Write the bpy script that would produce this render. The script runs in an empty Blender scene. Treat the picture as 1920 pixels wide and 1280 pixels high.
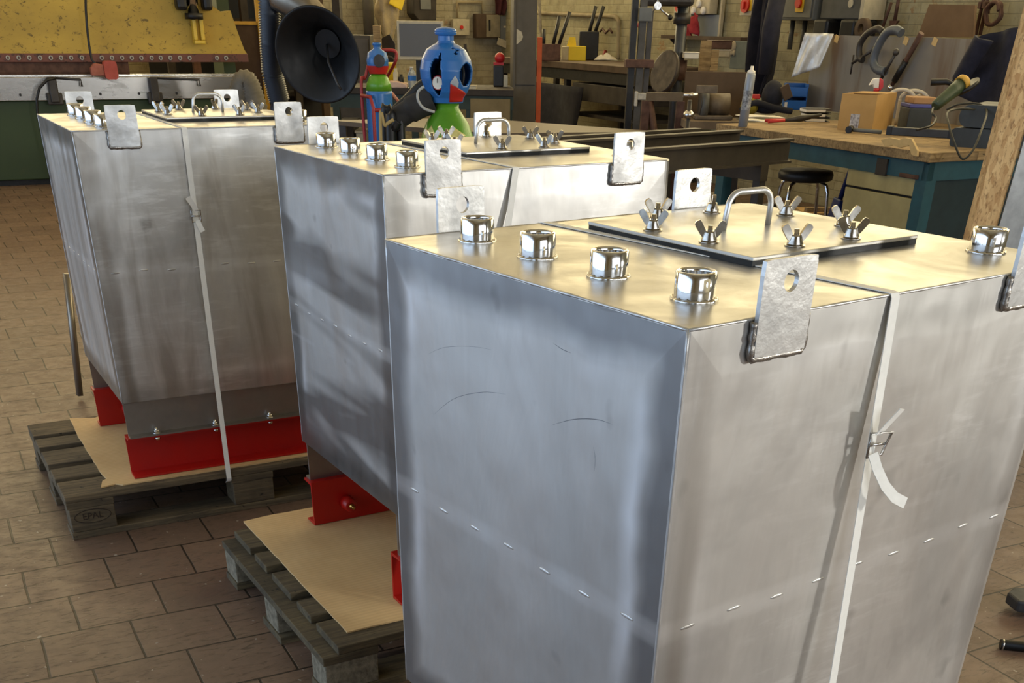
import bpy, bmesh, math, random
from mathutils import Vector, Matrix
random.seed(7)
C = bpy.context.scene.collection
SC = bpy.context.scene
PI = math.pi

# ------------------------------------------------------------------ camera
CF, CP, CR, CH, CY = 1999.52, 0.5792648, 0.0159636, 1.4162367, 705.436
cam_d = bpy.data.cameras.new('camera'); cam = bpy.data.objects.new('camera', cam_d); C.objects.link(cam)
_f = Vector((0, math.cos(CP), -math.sin(CP))); _u0 = Vector((0, math.sin(CP), math.cos(CP))); _r0 = Vector((1, 0, 0))
_r = math.cos(CR)*_r0 + math.sin(CR)*_u0; _u = -math.sin(CR)*_r0 + math.cos(CR)*_u0
M = Matrix((( _r.x, _u.x, -_f.x, 0), (_r.y, _u.y, -_f.y, 0), (_r.z, _u.z, -_f.z, CH), (0, 0, 0, 1)))
cam.matrix_world = M
cam_d.sensor_fit = 'HORIZONTAL'; cam_d.sensor_width = 36; cam_d.lens = CF*36/1920
cam_d.shift_y = CY/1920; cam_d.clip_start = .02
SC.camera = cam

# ------------------------------------------------------------------ light
TH = .46; CT, ST = math.cos(TH), math.sin(TH)
def R(v, u, z=0): return Vector((v*CT-u*ST, v*ST+u*CT, z))       # room axes -> world
w = bpy.data.worlds.new('world'); SC.world = w; w.use_nodes = True
w.node_tree.nodes['Background'].inputs[0].default_value = (.62, .78, 1, 1)
w.node_tree.nodes['Background'].inputs[1].default_value = .55
def area(name, loc, target, sx, sy, power, col):
    l = bpy.data.lights.new(name, 'AREA'); l.shape = 'RECTANGLE'; l.size = sx; l.size_y = sy; l.energy = power; l.color = col
    o = bpy.data.objects.new(name, l); C.objects.link(o); o.location = loc
    o.rotation_euler = (Vector(target)-Vector(loc)).to_track_quat('-Z', 'Y').to_euler(); return o
area('doorway_daylight', R(-4.7, 3.6, 2.0), R(3, 3.6, 1.4), 12.0, 3.6, 290, (.56, .74, 1))
area('front_window_daylight', R(2.4, -5.6, 2.7), R(2, 3, .9), 6.0, 2.6, 190, (.90, .95, 1))
area('side_lamp', R(4.6, -1.5, 1.55), R(1.2, 1.0, .8), .22, .22, 88, (1, .97, .90))
for k, (v, e) in enumerate([(-2.2, 45), (1.6, 60), (5.2, 45)]):
    area('unseen_roof_light', R(v, 9.6, 5.1), R(v, 9.6, 0), 2.8, 10.0, e, (1, .84, .54))  # unseen overhead panels, added and sized for warm reflections in the tank tops
area('bench_lamp', R(4.4, 4.3, 3.4), R(5.4, 5.6, .9), .5, .5, 14, (1, .88, .66))
SC.view_settings.view_transform = 'Standard'; SC.view_settings.look = 'None'
SC.view_settings.gamma = 1; SC.view_settings.use_curve_mapping = False
SC.view_settings.exposure = 0.0

# ------------------------------------------------------------------ helpers
def ray(px, py): return _f + _r*((px-960)/CF) - _u*((py-640-CY)/CF)
O = Vector((0, 0, CH))
def AZ(px, py, z): d = ray(px, py); return O + d*((z-CH)/d.z)
def AY(px, py, y): d = ray(px, py); return O + d*(y/d.y)
def AP(px, py, P, n): d = ray(px, py); n = Vector(n); return O + d*((Vector(P)-O).dot(n)/d.dot(n))
def AV(px, py, v): return AP(px, py, R(v, 0, 0), R(1, 0, 0))     # on the room plane v = const
def AU(px, py, u): return AP(px, py, R(0, u, 0), R(0, 1, 0))
def frame(loc, rz=0): return Matrix.Translation(Vector(loc)) @ Matrix.Rotation(rz, 4, 'Z')
def inv(F, P): return F.inverted() @ Vector(P)

class MB:
    def __init__(s): s.bm = bmesh.new(); s.smooth = False
    def box(s, x0, x1, y0, y1, z0, z1, rot=None, bev=0):
        m = bmesh.ops.create_cube(s.bm, size=1)
        vs = m['verts']; c = Vector(((x0+x1)/2, (y0+y1)/2, (z0+z1)/2))
        for v in vs:
            p = Vector((v.co.x*(x1-x0), v.co.y*(y1-y0), v.co.z*(z1-z0)))
            if rot: p = rot @ p
            v.co = p + c
        if bev:
            es = list({e for v in vs for e in v.link_edges})
            bmesh.ops.bevel(s.bm, geom=es, offset=bev, segments=2, affect='EDGES', profile=.5)
        return s
    def prism(s, poly, axis, a, b, bev=0):
        # poly in the two remaining axes, extruded along axis from a to b
        def mk(p, t):
            if axis == 'x': return Vector((t, p[0], p[1]))
            if axis == 'y': return Vector((p[0], t, p[1]))
            return Vector((p[0], p[1], t))
        A = [s.bm.verts.new(mk(p, a)) for p in poly]; B = [s.bm.verts.new(mk(p, b)) for p in poly]
        n = len(poly); fs = [s.bm.faces.new(A), s.bm.faces.new(B[::-1])]
        for i in range(n): fs.append(s.bm.faces.new((A[i], B[i], B[(i+1) % n], A[(i+1) % n])))
        bmesh.ops.recalc_face_normals(s.bm, faces=fs)
        if bev: bmesh.ops.bevel(s.bm, geom=list({e for f in fs for e in f.edges}), offset=bev, segments=2, affect='EDGES', profile=.5)
        return s
    def tube(s, pts, r, n=10, caps=True, closed=False):
        pts = [Vector(p) for p in pts]; N = len(pts)
        rs = r if isinstance(r, (list, tuple)) else [r]*N
        rings = []; up = None
        for i, p in enumerate(pts):
            if closed: t = pts[(i+1) % N]-pts[i-1]
            else: t = (pts[min(i+1, N-1)]-pts[max(i-1, 0)])
            t.normalize()
            if up is None:
                up = Vector((0, 0, 1)) if abs(t.z) < .9 else Vector((1, 0, 0))
            a = (up - t*up.dot(t)).normalized(); up = a; b = t.cross(a)
            rings.append([s.bm.verts.new(p + (a*math.cos(2*PI*k/n)+b*math.sin(2*PI*k/n))*rs[i]) for k in range(n)])
        for i in range(N if closed else N-1):
            A, B = rings[i], rings[(i+1) % N]
            for k in range(n):
                f = s.bm.faces.new((A[k], A[(k+1) % n], B[(k+1) % n], B[k])); f.smooth = True
        if caps and not closed:
            s.bm.faces.new(rings[0][::-1]); s.bm.faces.new(rings[-1])
        return s
    def cyl(s, p0, p1, r, n=20): return s.tube([p0, p1], r, n)
    def lathe(s, prof, c=(0, 0, 0), n=28, axis=None):
        # prof: (radius, height) pairs; axis: direction vector of height
        q = Vector((0, 0, 1)).rotation_difference(Vector(axis)) if axis is not None else None
        c = Vector(c); rings = []
        for r, h in prof:
            ring = []
            for k in range(n):
                p = Vector((r*math.cos(2*PI*k/n), r*math.sin(2*PI*k/n), h))
                if q: p = q @ p
                ring.append(s.bm.verts.new(c+p))
            rings.append(ring)
        for i in range(len(rings)-1):
            A, B = rings[i], rings[i+1]
            for k in range(n):
                f = s.bm.faces.new((A[k], A[(k+1) % n], B[(k+1) % n], B[k])); f.smooth = True
        if prof[0][0] > 1e-4: s.bm.faces.new(rings[0][::-1])
        if prof[-1][0] > 1e-4: s.bm.faces.new(rings[-1])
        return s
    def open_lathe(s, prof, c=(0, 0, 0), n=40, axis=None):
        bm = s.bm; before = set(bm.faces); s.lathe(prof, c, n, axis)
        for f in [f for f in bm.faces if f not in before and len(f.verts) == n and n > 4]: bm.faces.remove(f)
        return s
    def ball(s, c, rx, ry=None, rz=None, n=14, rot=None):
        ry = ry or rx; rz = rz or rx
        m = bmesh.ops.create_uvsphere(s.bm, u_segments=n, v_segments=max(6, n//2+1), radius=1)
        for v in m['verts']:
            p = Vector((v.co.x*rx, v.co.y*ry, v.co.z*rz))
            if rot: p = rot @ p
            v.co = p+Vector(c)
        for f in {f for v in m['verts'] for f in v.link_faces}: f.smooth = True
        return s
    def ribbon(s, pts, width, thick, wdir):
        pts = [Vector(p) for p in pts]; wd = Vector(wdir).normalized(); rows = []
        for i, p in enumerate(pts):
            t = (pts[min(i+1, len(pts)-1)]-pts[max(i-1, 0)]).normalized()
            wv = (wd - t*wd.dot(t)).normalized(); nn = t.cross(wv)
            rows.append([s.bm.verts.new(p+wv*(a*width/2)+nn*(b*thick/2)) for a, b in ((-1, -1), (1, -1), (1, 1), (-1, 1))])
        for i in range(len(rows)-1):
            for k in range(4): s.bm.faces.new((rows[i][k], rows[i][(k+1) % 4], rows[i+1][(k+1) % 4], rows[i+1][k]))
        s.bm.faces.new(rows[0][::-1]); s.bm.faces.new(rows[-1]); return s
    def sheet(s, f, nu, nv, thick=0):
        # f(a,b)->point, a,b in 0..1 ; closed slab when thick > 0
        G = [[s.bm.verts.new(Vector(f(i/nu, j/nv))) for j in range(nv+1)] for i in range(nu+1)]
        fs = []
        for i in range(nu):
            for j in range(nv):
                q = s.bm.faces.new((G[i][j], G[i+1][j], G[i+1][j+1], G[i][j+1])); q.smooth = True; fs.append(q)
        if thick:
            bmesh.ops.recalc_face_normals(s.bm, faces=fs)
            bmesh.ops.solidify(s.bm, geom=fs, thickness=thick)
        return s
    def weld(s, pts, r, n=8, seed=1):
        rnd = random.Random(seed); pts = [Vector(p) for p in pts]; out = []; rr = []
        for i in range(len(pts)-1):
            L = (pts[i+1]-pts[i]).length; k = max(2, int(L/(r*1.1)))
            for j in range(k): out.append(pts[i].lerp(pts[i+1], j/k)); rr.append(r*rnd.uniform(.75, 1.2))
        out.append(pts[-1]); rr.append(r*.8)
        return s.tube(out, rr, n)
    def rounded(s, x0, x1, z0, z1, r, axis, a, b, corners=(1, 1, 1, 1), n=5):
        # rounded rectangle prism; corners: BL BR TR TL
        P = []
        for k, (cx, cz, a0) in enumerate(((x0, z0, PI), (x1, z0, 1.5*PI), (x1, z1, 0), (x0, z1, .5*PI))):
            if not corners[k]: P.append((cx, cz)); continue
            ox = cx + (r if k in (0, 3) else -r); oz = cz + (r if k in (0, 1) else -r)
            for j in range(n+1): t = a0+.5*PI*j/n; P.append((ox+r*math.cos(t), oz+r*math.sin(t)))
        return s.prism(P, axis, a, b)
    def obj(s, name, mat, smooth=False):
        bmesh.ops.recalc_face_normals(s.bm, faces=s.bm.faces[:])
        if smooth:
            for f in s.bm.faces: f.smooth = True
        me = bpy.data.meshes.new(name); s.bm.to_mesh(me); s.bm.free()
        for m in (mat if isinstance(mat, list) else [mat]): me.materials.append(m)
        o = bpy.data.objects.new(name, me); C.objects.link(o); return o

def tag(o, label=None, cat=None, group=None, kind=None):
    if label: o['label'] = label
    if cat: o['category'] = cat
    if group: o['group'] = group
    if kind: o['kind'] = kind
    return o
def thing(name, label, cat, F, group=None):
    o = bpy.data.objects.new(name, None); C.objects.link(o); o.matrix_world = F; o.empty_display_size = .05
    return tag(o, label, cat, group)
def part(t, name, mb, mat, label=None, smooth=False):
    o = mb.obj(name, mat, smooth); o.parent = t
    if label: o['label'] = label
    return o
def solo(name, label, cat, F, mb, mat, group=None, smooth=False):
    o = mb.obj(name, mat, smooth); o.matrix_world = F; return tag(o, label, cat, group)
def struct(name, mb, mat, F=None):
    o = mb.obj(name, mat)
    if F is not None: o.matrix_world = F
    o['kind'] = 'structure'; return o
def kids(o): return [c for c in bpy.data.objects if c.parent == o]
def dup(o, parent=None):
    c = o.copy(); C.objects.link(c); c.parent = parent
    for k in kids(o): dup(k, c)
    return c

# ------------------------------------------------------------------ materials
def lin(c):
    f = lambda x: x/12.92 if x <= .04045 else ((x+.055)/1.055)**2.4
    return tuple(f(x/255) for x in c)+(1,)
class NT:
    def __init__(s, name):
        s.m = bpy.data.materials.new(name); s.m.use_nodes = True; s.t = s.m.node_tree; s.b = s.t.nodes['Principled BSDF']
        s.co = None
    def n(s, kind, **kw):
        x = s.t.nodes.new(kind)
        for k, v in kw.items(): setattr(x, k, v)
        return x
    def put(s, node, key, val):
        i = node.inputs[key]
        if hasattr(val, 'is_output') or isinstance(val, bpy.types.NodeSocket): s.t.links.new(val, i)
        else: i.default_value = val
    def math(s, op, a, b=0, c=0, clamp=False):
        x = s.n('ShaderNodeMath', operation=op); x.use_clamp = clamp
        s.put(x, 0, a); s.put(x, 1, b); s.put(x, 2, c); return x.outputs[0]
    def coords(s, scale=(1, 1, 1), loc=(0, 0, 0), rot=(0, 0, 0)):
        tc = s.n('ShaderNodeTexCoord'); mp = s.n('ShaderNodeMapping')
        s.put(mp, 'Vector', tc.outputs['Object']); mp.inputs['Scale'].default_value = scale
        mp.inputs['Location'].default_value = loc; mp.inputs['Rotation'].default_value = rot; return mp.outputs[0]
    def noise(s, scale, detail=4, rough=.55, vec=None, dist=0):
        x = s.n('ShaderNodeTexNoise'); s.put(x, 'Scale', scale); s.put(x, 'Detail', detail); s.put(x, 'Roughness', rough); s.put(x, 'Distortion', dist)
        s.put(x, 'Vector', vec if vec is not None else s.coords()); return x.outputs[0]
    def ramp(s, f, stops, interp='LINEAR'):
        x = s.n('ShaderNodeValToRGB'); x.color_ramp.interpolation = interp; s.put(x, 0, f); e = x.color_ramp.elements
        while len(e) > len(stops): e.remove(e[-1])
        while len(e) < len(stops): e.new(.5)
        for i, (p, c) in enumerate(stops):
            e[i].position = p; e[i].color = c if isinstance(c, tuple) else (c, c, c, 1)
        return x.outputs[0]
    def mix(s, f, a, b, mode='MIX'):
        x = s.n('ShaderNodeMix', data_type='RGBA', blend_type=mode); s.put(x, 0, f); s.put(x, 6, a); s.put(x, 7, b); return x.outputs[2]
    def bump(s, h, strength=.3, dist=.01, normal=None):
        x = s.n('ShaderNodeBump'); s.put(x, 'Height', h); s.put(x, 'Strength', strength); s.put(x, 'Distance', dist)
        if normal is not None: s.put(x, 'Normal', normal)
        return x.outputs[0]
def simple(name, c, rough=.5, metal=0, var=.25, scale=12, bump=0, stretch=(1, 1, 1), c2=None, spec=None):
    t = NT(name); base = lin(c); other = lin(c2) if c2 else tuple(x*(1-var) for x in base[:3])+(1,)
    v = t.coords(stretch); f = t.ramp(t.noise(scale, 5, .6, v), [(.35, 0.), (.68, 1.)])
    t.put(t.b, 'Base Color', t.mix(f, base, other)); t.b.inputs['Metallic'].default_value = metal
    t.put(t.b, 'Roughness', t.math('MULTIPLY_ADD', f, .15, rough-.05))
    if bump: t.put(t.b, 'Normal', t.bump(t.noise(scale*3, 4, .6, v), bump, .004))
    return t.m

def tank_mat(name, L, W, z0, z1, swirl=0., brown=0., seed=0.):
    t = NT(name); tc = t.n('ShaderNodeTexCoord'); sp = t.n('ShaderNodeSeparateXYZ'); t.put(sp, 0, tc.outputs['Object'])
    nn = t.n('ShaderNodeSeparateXYZ'); t.put(nn, 0, tc.outputs['Normal'])
    x, y, z = sp.outputs
    oi = t.n('ShaderNodeObjectInfo'); rnd = oi.outputs['Random']
    off = t.n('ShaderNodeVectorMath', operation='ADD'); cmb = t.n('ShaderNodeCombineXYZ')
    r7 = t.math('MULTIPLY', rnd, 17.3); t.put(cmb, 0, r7); t.put(cmb, 1, r7); t.put(cmb, 2, r7)
    t.put(off, 0, tc.outputs['Object']); t.put(off, 1, cmb.outputs[0]); P = off.outputs[0]
    def mp(scale):
        m = t.n('ShaderNodeMapping'); t.put(m, 'Vector', P); m.inputs['Scale'].default_value = scale; return m.outputs[0]
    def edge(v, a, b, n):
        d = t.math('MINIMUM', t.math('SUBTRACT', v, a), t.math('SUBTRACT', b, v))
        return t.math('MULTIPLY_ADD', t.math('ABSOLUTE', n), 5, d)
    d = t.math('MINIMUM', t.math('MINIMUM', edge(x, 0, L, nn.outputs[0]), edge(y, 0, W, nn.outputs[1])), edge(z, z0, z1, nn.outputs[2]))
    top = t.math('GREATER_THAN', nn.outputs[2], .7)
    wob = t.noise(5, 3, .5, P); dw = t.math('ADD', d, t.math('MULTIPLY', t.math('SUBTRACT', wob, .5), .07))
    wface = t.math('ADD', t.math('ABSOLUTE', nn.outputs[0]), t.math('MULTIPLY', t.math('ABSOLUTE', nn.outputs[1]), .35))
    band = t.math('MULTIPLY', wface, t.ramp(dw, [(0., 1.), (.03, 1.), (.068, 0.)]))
    streak = t.ramp(t.noise(4, 5, .6, mp((1.4, 1.4, .35)), 1.2), [(.38, 0.), (.62, 1.)])
    cloud = t.ramp(t.noise(3.2, 5, .6, mp((1, 1, 1)), .6), [(.35, 0.), (.7, 1.)])
    fine = t.noise(160, 2, .5, mp((1, 1, .15)))
    spots = t.ramp(t.noise(14, 2, .5, mp((1, 1, .8))), [(.70, 0.), (.78, 1.)])
    c = t.mix(t.math('MULTIPLY', cloud, .55), lin((218, 217, 213)), lin((178, 176, 172)))
    c = t.mix(t.math('MULTIPLY', streak, .30), c, lin((146, 142, 136)))
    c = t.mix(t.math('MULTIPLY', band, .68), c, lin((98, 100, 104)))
    rim = t.math('MULTIPLY', t.math('MULTIPLY', t.ramp(dw, [(.045, 0.), (.064, 1.), (.092, 0.)]), t.ramp(t.noise(3.2, 2, .5, P), [(.44, 0.), (.62, 1.)])), t.math('SUBTRACT', 1, top))  # ground strip inside the edge band, its highlight painted into the colour
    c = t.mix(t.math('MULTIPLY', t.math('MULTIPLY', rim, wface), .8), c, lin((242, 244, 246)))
    c = t.mix(t.math('MULTIPLY', spots, .35), c, lin((96, 92, 88)))
    # dashed stitch weld heat mark round the middle
    zz = t.math('ABSOLUTE', t.math('SUBTRACT', z, .775)); seam = t.math('MULTIPLY', t.ramp(t.math('ADD', zz, t.math('MULTIPLY', t.math('SUBTRACT', wob, .5), .02)), [(.0, 1.), (.012, .7), (.02, 0.)]), t.math('SUBTRACT', 1, top))
    c = t.mix(t.math('MULTIPLY', seam, .45), c, lin((226, 226, 224)))
    # diagonal scuffs and a brown heat stain beside the corner on the wide sheet
    wide = t.math('GREATER_THAN', t.math('ABSOLUTE', nn.outputs[1]), .7)
    q = t.n('ShaderNodeMapping'); t.put(q, 'Vector', P); q.inputs['Rotation'].default_value = (0, math.radians(38), 0); q.inputs['Scale'].default_value = (1.2, 1, 7)
    scf = t.math('MULTIPLY', t.ramp(t.noise(7, 5, .65, q.outputs[0], .4), [(.50, 0.), (.66, 1.)]), t.ramp(t.noise(2.2, 3, .5, P), [(.44, 0.), (.60, 1.)]))
    c = t.mix(t.math('MULTIPLY', t.math('MULTIPLY', scf, wide), .5), c, lin((236, 236, 234)))
    cl2 = t.ramp(t.noise(3.6, 4, .6, P, .5), [(.50, 0.), (.64, 1.)]); c = t.mix(t.math('MULTIPLY', t.math('MULTIPLY', cl2, wide), .32), c, lin((138, 136, 134)))
    stn = t.math('MULTIPLY', t.ramp(t.math('ADD', x, t.math('MULTIPLY', t.math('SUBTRACT', wob, .5), .03)), [(.012, 0.), (.03, 1.), (.045, 1.), (.062, 0.)]), wide)
    c = t.mix(t.math('MULTIPLY', t.math('MULTIPLY', stn, t.ramp(z, [(.4, 1.), (1.12, .25)])), .7), c, lin((128, 118, 104)))
    # hand-ground swirl strokes on the end sheet, long smears on the wide sheet
    if swirl:
        q = t.n('ShaderNodeMapping'); t.put(q, 'Vector', P); q.inputs['Rotation'].default_value = (math.radians(24), 0, 0); q.inputs['Scale'].default_value = (1, .9, 4.2)
        sw = t.ramp(t.noise(1.3, 2, .4, q.outputs[0], .8), [(.46, 0.), (.56, 1.)]); sw2 = t.math('MULTIPLY', t.ramp(t.noise(1.7, 3, .4, q.outputs[0], .9), [(.58, 0.), (.70, 1.)]), t.ramp(z, [(.50, 0.), (.58, .8), (.78, .8), (.92, .15)]))
        endm = t.math('GREATER_THAN', t.math('ABSOLUTE', nn.outputs[0]), .7)
        c = t.mix(t.math('MULTIPLY', t.math('MULTIPLY', sw, endm), swirl), c, lin((122, 118, 114))); c = t.mix(t.math('MULTIPLY', t.math('MULTIPLY', sw2, endm), swirl), c, lin((236, 238, 240)))
    if brown:
        q = t.n('ShaderNodeMapping'); t.put(q, 'Vector', P); q.inputs['Scale'].default_value = (3, 3, .55)
        bs = t.ramp(t.noise(3.5, 4, .55, q.outputs[0], .7), [(.46, 0.), (.66, 1.)]); c = t.mix(t.math('MULTIPLY', bs, brown), c, lin((128, 116, 100)))
    t.put(t.b, 'Base Color', c); t.b.inputs['Metallic'].default_value = .82
    r = t.math('MULTIPLY_ADD', streak, .10, .34); r = t.math('MULTIPLY_ADD', fine, .06, r); r = t.math('MULTIPLY_ADD', band, -.08, r); r = t.math('MULTIPLY_ADD', top, -.07, r)
    t.put(t.b, 'Roughness', r)
    h = t.ramp(dw, [(0., .0), (.03, .55), (.06, 1.)])
    h1 = t.bump(h, .22, .006); h2 = t.bump(t.noise(2.6, 3, .5, P), .28, .03, h1); h3 = t.bump(t.noise(9, 3, .5, mp((1, 1, .5))), .16, .012, h2)
    t.put(t.b, 'Normal', t.bump(fine, .08, .001, h3))
    return t.m
# ------------------------------------------------------------------ shared materials
steel_hw = simple('bright_steel', (214, 212, 208), .22, 1, .15, 40)
lug_mat = simple('sandblasted_steel_plate', (214, 214, 212), .38, .8, .42, 14, .2)
nut_m = simple('cast_wing_nut_steel', (190, 184, 174), .18, 1, .4, 60)
stitch_m = simple('ground_stitch_weld', (200, 199, 196), .36, .8, .2, 40)
chrome = simple('polished_steel', (225, 225, 225), .09, 1, .08, 60)
weld_m = simple('weld_bead', (170, 165, 158), .3, .9, .45, 90, .2)
bracket_m = simple('mill_steel_bracket', (150, 143, 134), .42, .8, .2, 8, .05)
lid_m = simple('hatch_lid_steel', (206, 204, 198), .33, .82, .18, 7, .06)
rubber = simple('black_rubber', (18, 22, 23), .6, 0, .3, 30)
red_m = simple('red_gloss_paint', (176, 20, 12), .38, 0, .12, 9)
strap_m = simple('white_webbing', (244, 242, 234), .6, 0, .05, 120)
strap_m.node_tree.nodes['Principled BSDF'].inputs['Subsurface Weight'].default_value = 0
dark_steel = simple('dark_steel', (70, 66, 62), .45, .4, .35, 10, .05)
black_m = simple('black_paint', (20, 20, 21), .45, 0, .3, 20)
grey_m = simple('grey_paint', (104, 106, 104), .55, 0, .15, 9)
lgrey_m = simple('light_grey_plastic', (176, 176, 168), .5, 0, .12, 12)
white_m = simple('white_paper', (222, 216, 202), .8, 0, .1, 20)
yellow_m = simple('yellow_plastic', (226, 196, 30), .45, 0, .12, 10)
blue_m = simple('blue_plastic', (18, 92, 168), .4, 0, .12, 10)
rust_m = simple('rusty_steel', (96, 66, 52), .65, .2, .45, 16, .1)
teal_m = simple('teal_paint', (40, 86, 98), .5, 0, .3, 8)
olive_m = simple('drab_painted_board', (178, 166, 116), .65, 0, .22, 6)
orange_m = simple('orange_paint', (196, 84, 24), .5, 0, .25, 8)
navy_m = simple('navy_cloth', (26, 28, 46), .95, 0, .35, 14, .1)
black_cloth = simple('dark_work_cloth', (34, 34, 42), .95, 0, .35, 10, .1)
brass_m = simple('brass', (196, 160, 90), .28, 1, .2, 40)

def wood_mat(name, c1, c2, c3, sx=.6):
    t = NT(name); oi = t.n('ShaderNodeObjectInfo')
    a = t.n('ShaderNodeVectorMath', operation='ADD'); tc = t.n('ShaderNodeTexCoord'); t.put(a, 0, tc.outputs['Object']); 
    cm = t.n('ShaderNodeCombineXYZ'); t.put(cm, 0, t.math('MULTIPLY', oi.outputs['Random'], 9)); t.put(cm, 1, t.math('MULTIPLY', oi.outputs['Random'], 5)); t.put(a, 1, cm.outputs[0])
    m = t.n('ShaderNodeMapping'); t.put(m, 'Vector', a.outputs[0]); m.inputs['Scale'].default_value = (sx, 9, 9)
    g = t.noise(7, 6, .7, m.outputs[0], .6); big = t.noise(4, 4, .6, a.outputs[0])
    c = t.mix(t.ramp(g, [(.35, 0.), (.65, 1.)]), lin(c1), lin(c2)); c = t.mix(t.ramp(big, [(.45, 0.), (.7, .7)]), c, lin(c3))
    spots = t.ramp(t.noise(38, 2, .5, a.outputs[0]), [(.69, 0.), (.73, 1.)])
    c = t.mix(t.math('MULTIPLY', spots, .8), c, lin((30, 26, 20)))
    t.put(t.b, 'Base Color', c); t.b.inputs['Roughness'].default_value = .85
    t.put(t.b, 'Normal', t.bump(g, .6, .004)); return t.m
pallet_m = wood_mat('weathered_pallet_wood', (116, 100, 74), (70, 60, 44), (50, 43, 32))
pallet2_m = wood_mat('damp_pallet_wood', (104, 92, 66), (64, 56, 42), (42, 37, 28))
block_m = simple('chipboard_block', (136, 128, 108), .9, 0, .55, 60, .4)
plank_m = wood_mat('worn_bench_plank', (176, 150, 106), (120, 96, 62), (78, 62, 44), .5)

def card_mat():
    t = NT('corrugated_cardboard'); v = t.coords()
    wv = t.n('ShaderNodeTexWave', wave_type='BANDS', bands_direction='Y'); t.put(wv, 'Vector', v); wv.inputs['Scale'].default_value = 22; wv.inputs['Distortion'].default_value = .6
    n = t.ramp(t.noise(5, 4, .6, v), [(.35, 0.), (.7, 1.)])
    c = t.mix(n, lin((220, 188, 136)), lin((200, 166, 116))); c = t.mix(t.math('MULTIPLY', wv.outputs[0], .16), c, lin((158, 124, 80)))
    t.put(t.b, 'Base Color', c); t.b.inputs['Roughness'].default_value = .85; t.put(t.b, 'Normal', t.bump(wv.outputs[0], .35, .0015)); return t.m
card_m = card_mat()
cbox_m = simple('cardboard', (184, 146, 88), .85, 0, .15, 5)

def floor_mat():
    t = NT('quarry_tile_floor'); tc = t.n('ShaderNodeTexCoord'); m = t.n('ShaderNodeMapping'); t.put(m, 'Vector', tc.outputs['Object'])
    wobn = t.n('ShaderNodeTexNoise'); t.put(wobn, 'Vector', tc.outputs['Object']); wobn.inputs['Scale'].default_value = 3
    ad = t.n('ShaderNodeVectorMath', operation='MULTIPLY_ADD'); t.put(ad, 0, wobn.outputs[1]); ad.inputs[1].default_value = (.012, .012, 0); t.put(ad, 2, tc.outputs['Object'])
    t.put(m, 'Vector', ad.outputs[0]); m.inputs['Location'].default_value = (-.015-.006, -3.283+.2285*40-.006, 0)
    br = t.n('ShaderNodeTexBrick'); br.offset = .56; br.offset_frequency = 2; t.put(br, 'Vector', m.outputs[0])
    br.inputs['Scale'].default_value = 1; br.inputs['Brick Width'].default_value = .2365; br.inputs['Row Height'].default_value = .2285
    br.inputs['Mortar Size'].default_value = .0036; br.inputs['Mortar Smooth'].default_value = .35; br.inputs['Bias'].default_value = 0
    br.inputs['Color1'].default_value = (0, 0, 0, 1); br.inputs['Color2'].default_value = (1, 1, 1, 1)
    P = tc.outputs['Object']
    n1 = t.ramp(t.noise(2.2, 5, .6, P), [(.35, 0.), (.65, 1.)]); n2 = t.ramp(t.noise(14, 6, .7, P), [(.42, 0.), (.72, 1.)])
    n3 = t.ramp(t.noise(30, 5, .7, t.coords((.5, 2.0, 1)), 1.5), [(.53, 0.), (.68, 1.)])
    c = t.mix(br.outputs[0], lin((124, 100, 84)), lin((102, 80, 68)))
    c = t.mix(t.math('MULTIPLY', n1, .45), c, lin((132, 112, 92)))
    c = t.mix(t.math('MULTIPLY', n2, .40), c, lin((92, 78, 64))); c = t.mix(t.math('MULTIPLY', n3, .75), c, lin((66, 54, 42)))
    sp = t.ramp(t.noise(46, 1, .5, P), [(.735, 0.), (.75, 1.)]); c = t.mix(t.math('MULTIPLY', sp, .6), c, lin((180, 172, 160)))
    c = t.mix(br.outputs[1], c, lin((44, 36, 28)))
    t.put(t.b, 'Base Color', c); t.put(t.b, 'Roughness', t.math('MULTIPLY_ADD', n2, .2, .38))
    h = t.math('SUBTRACT', t.math('MULTIPLY', n3, -.25), br.outputs[1]); t.put(t.b, 'Normal', t.bump(h, .5, .004)); return t.m
def brick_mat(name, c1, c2, dirt, patch, scale=1, amount=.5):
    t = NT(name); m = t.n('ShaderNodeMapping'); tc = t.n('ShaderNodeTexCoord')
    # wall surface coordinates: x along the wall, z up
    sx = t.n('ShaderNodeSeparateXYZ'); t.put(sx, 0, tc.outputs['Object']); cm = t.n('ShaderNodeCombineXYZ')
    t.put(cm, 0, t.math('ADD', sx.outputs[0], sx.outputs[1])); t.put(cm, 1, sx.outputs[2]); P = cm.outputs[0]
    br = t.n('ShaderNodeTexBrick'); t.put(br, 'Vector', P); br.inputs['Scale'].default_value = 1; br.inputs['Brick Width'].default_value = .225
    br.inputs['Row Height'].default_value = .075; br.inputs['Mortar Size'].default_value = .006; br.inputs['Mortar Smooth'].default_value = .6
    br.inputs['Color1'].default_value = lin(c1); br.inputs['Color2'].default_value = lin(c2); br.inputs['Mortar'].default_value = lin(tuple(int(a*.97) for a in c2))
    n1 = t.ramp(t.noise(1.6, 6, .7, P), [(.4, 0.), (.68, 1.)]); n2 = t.ramp(t.noise(6, 6, .75, P), [(.5, 0.), (.66, 1.)])
    n3 = t.ramp(t.noise(2.5, 5, .7, P, .8), [(.62, 0.), (.66, 1.)])
    c = t.mix(t.math('MULTIPLY', n1, amount), br.outputs[0], lin(dirt)); c = t.mix(t.math('MULTIPLY', n2, .4), c, lin(dirt)); c = t.mix(t.math('MULTIPLY', n3, .7), c, lin(patch))
    t.put(t.b, 'Base Color', c); t.b.inputs['Roughness'].default_value = .85
    t.put(t.b, 'Normal', t.bump(t.math('MULTIPLY_ADD', n2, -.4, t.math('MULTIPLY', br.outputs[1], -.45)), .6, .01)); return t.m
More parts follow.
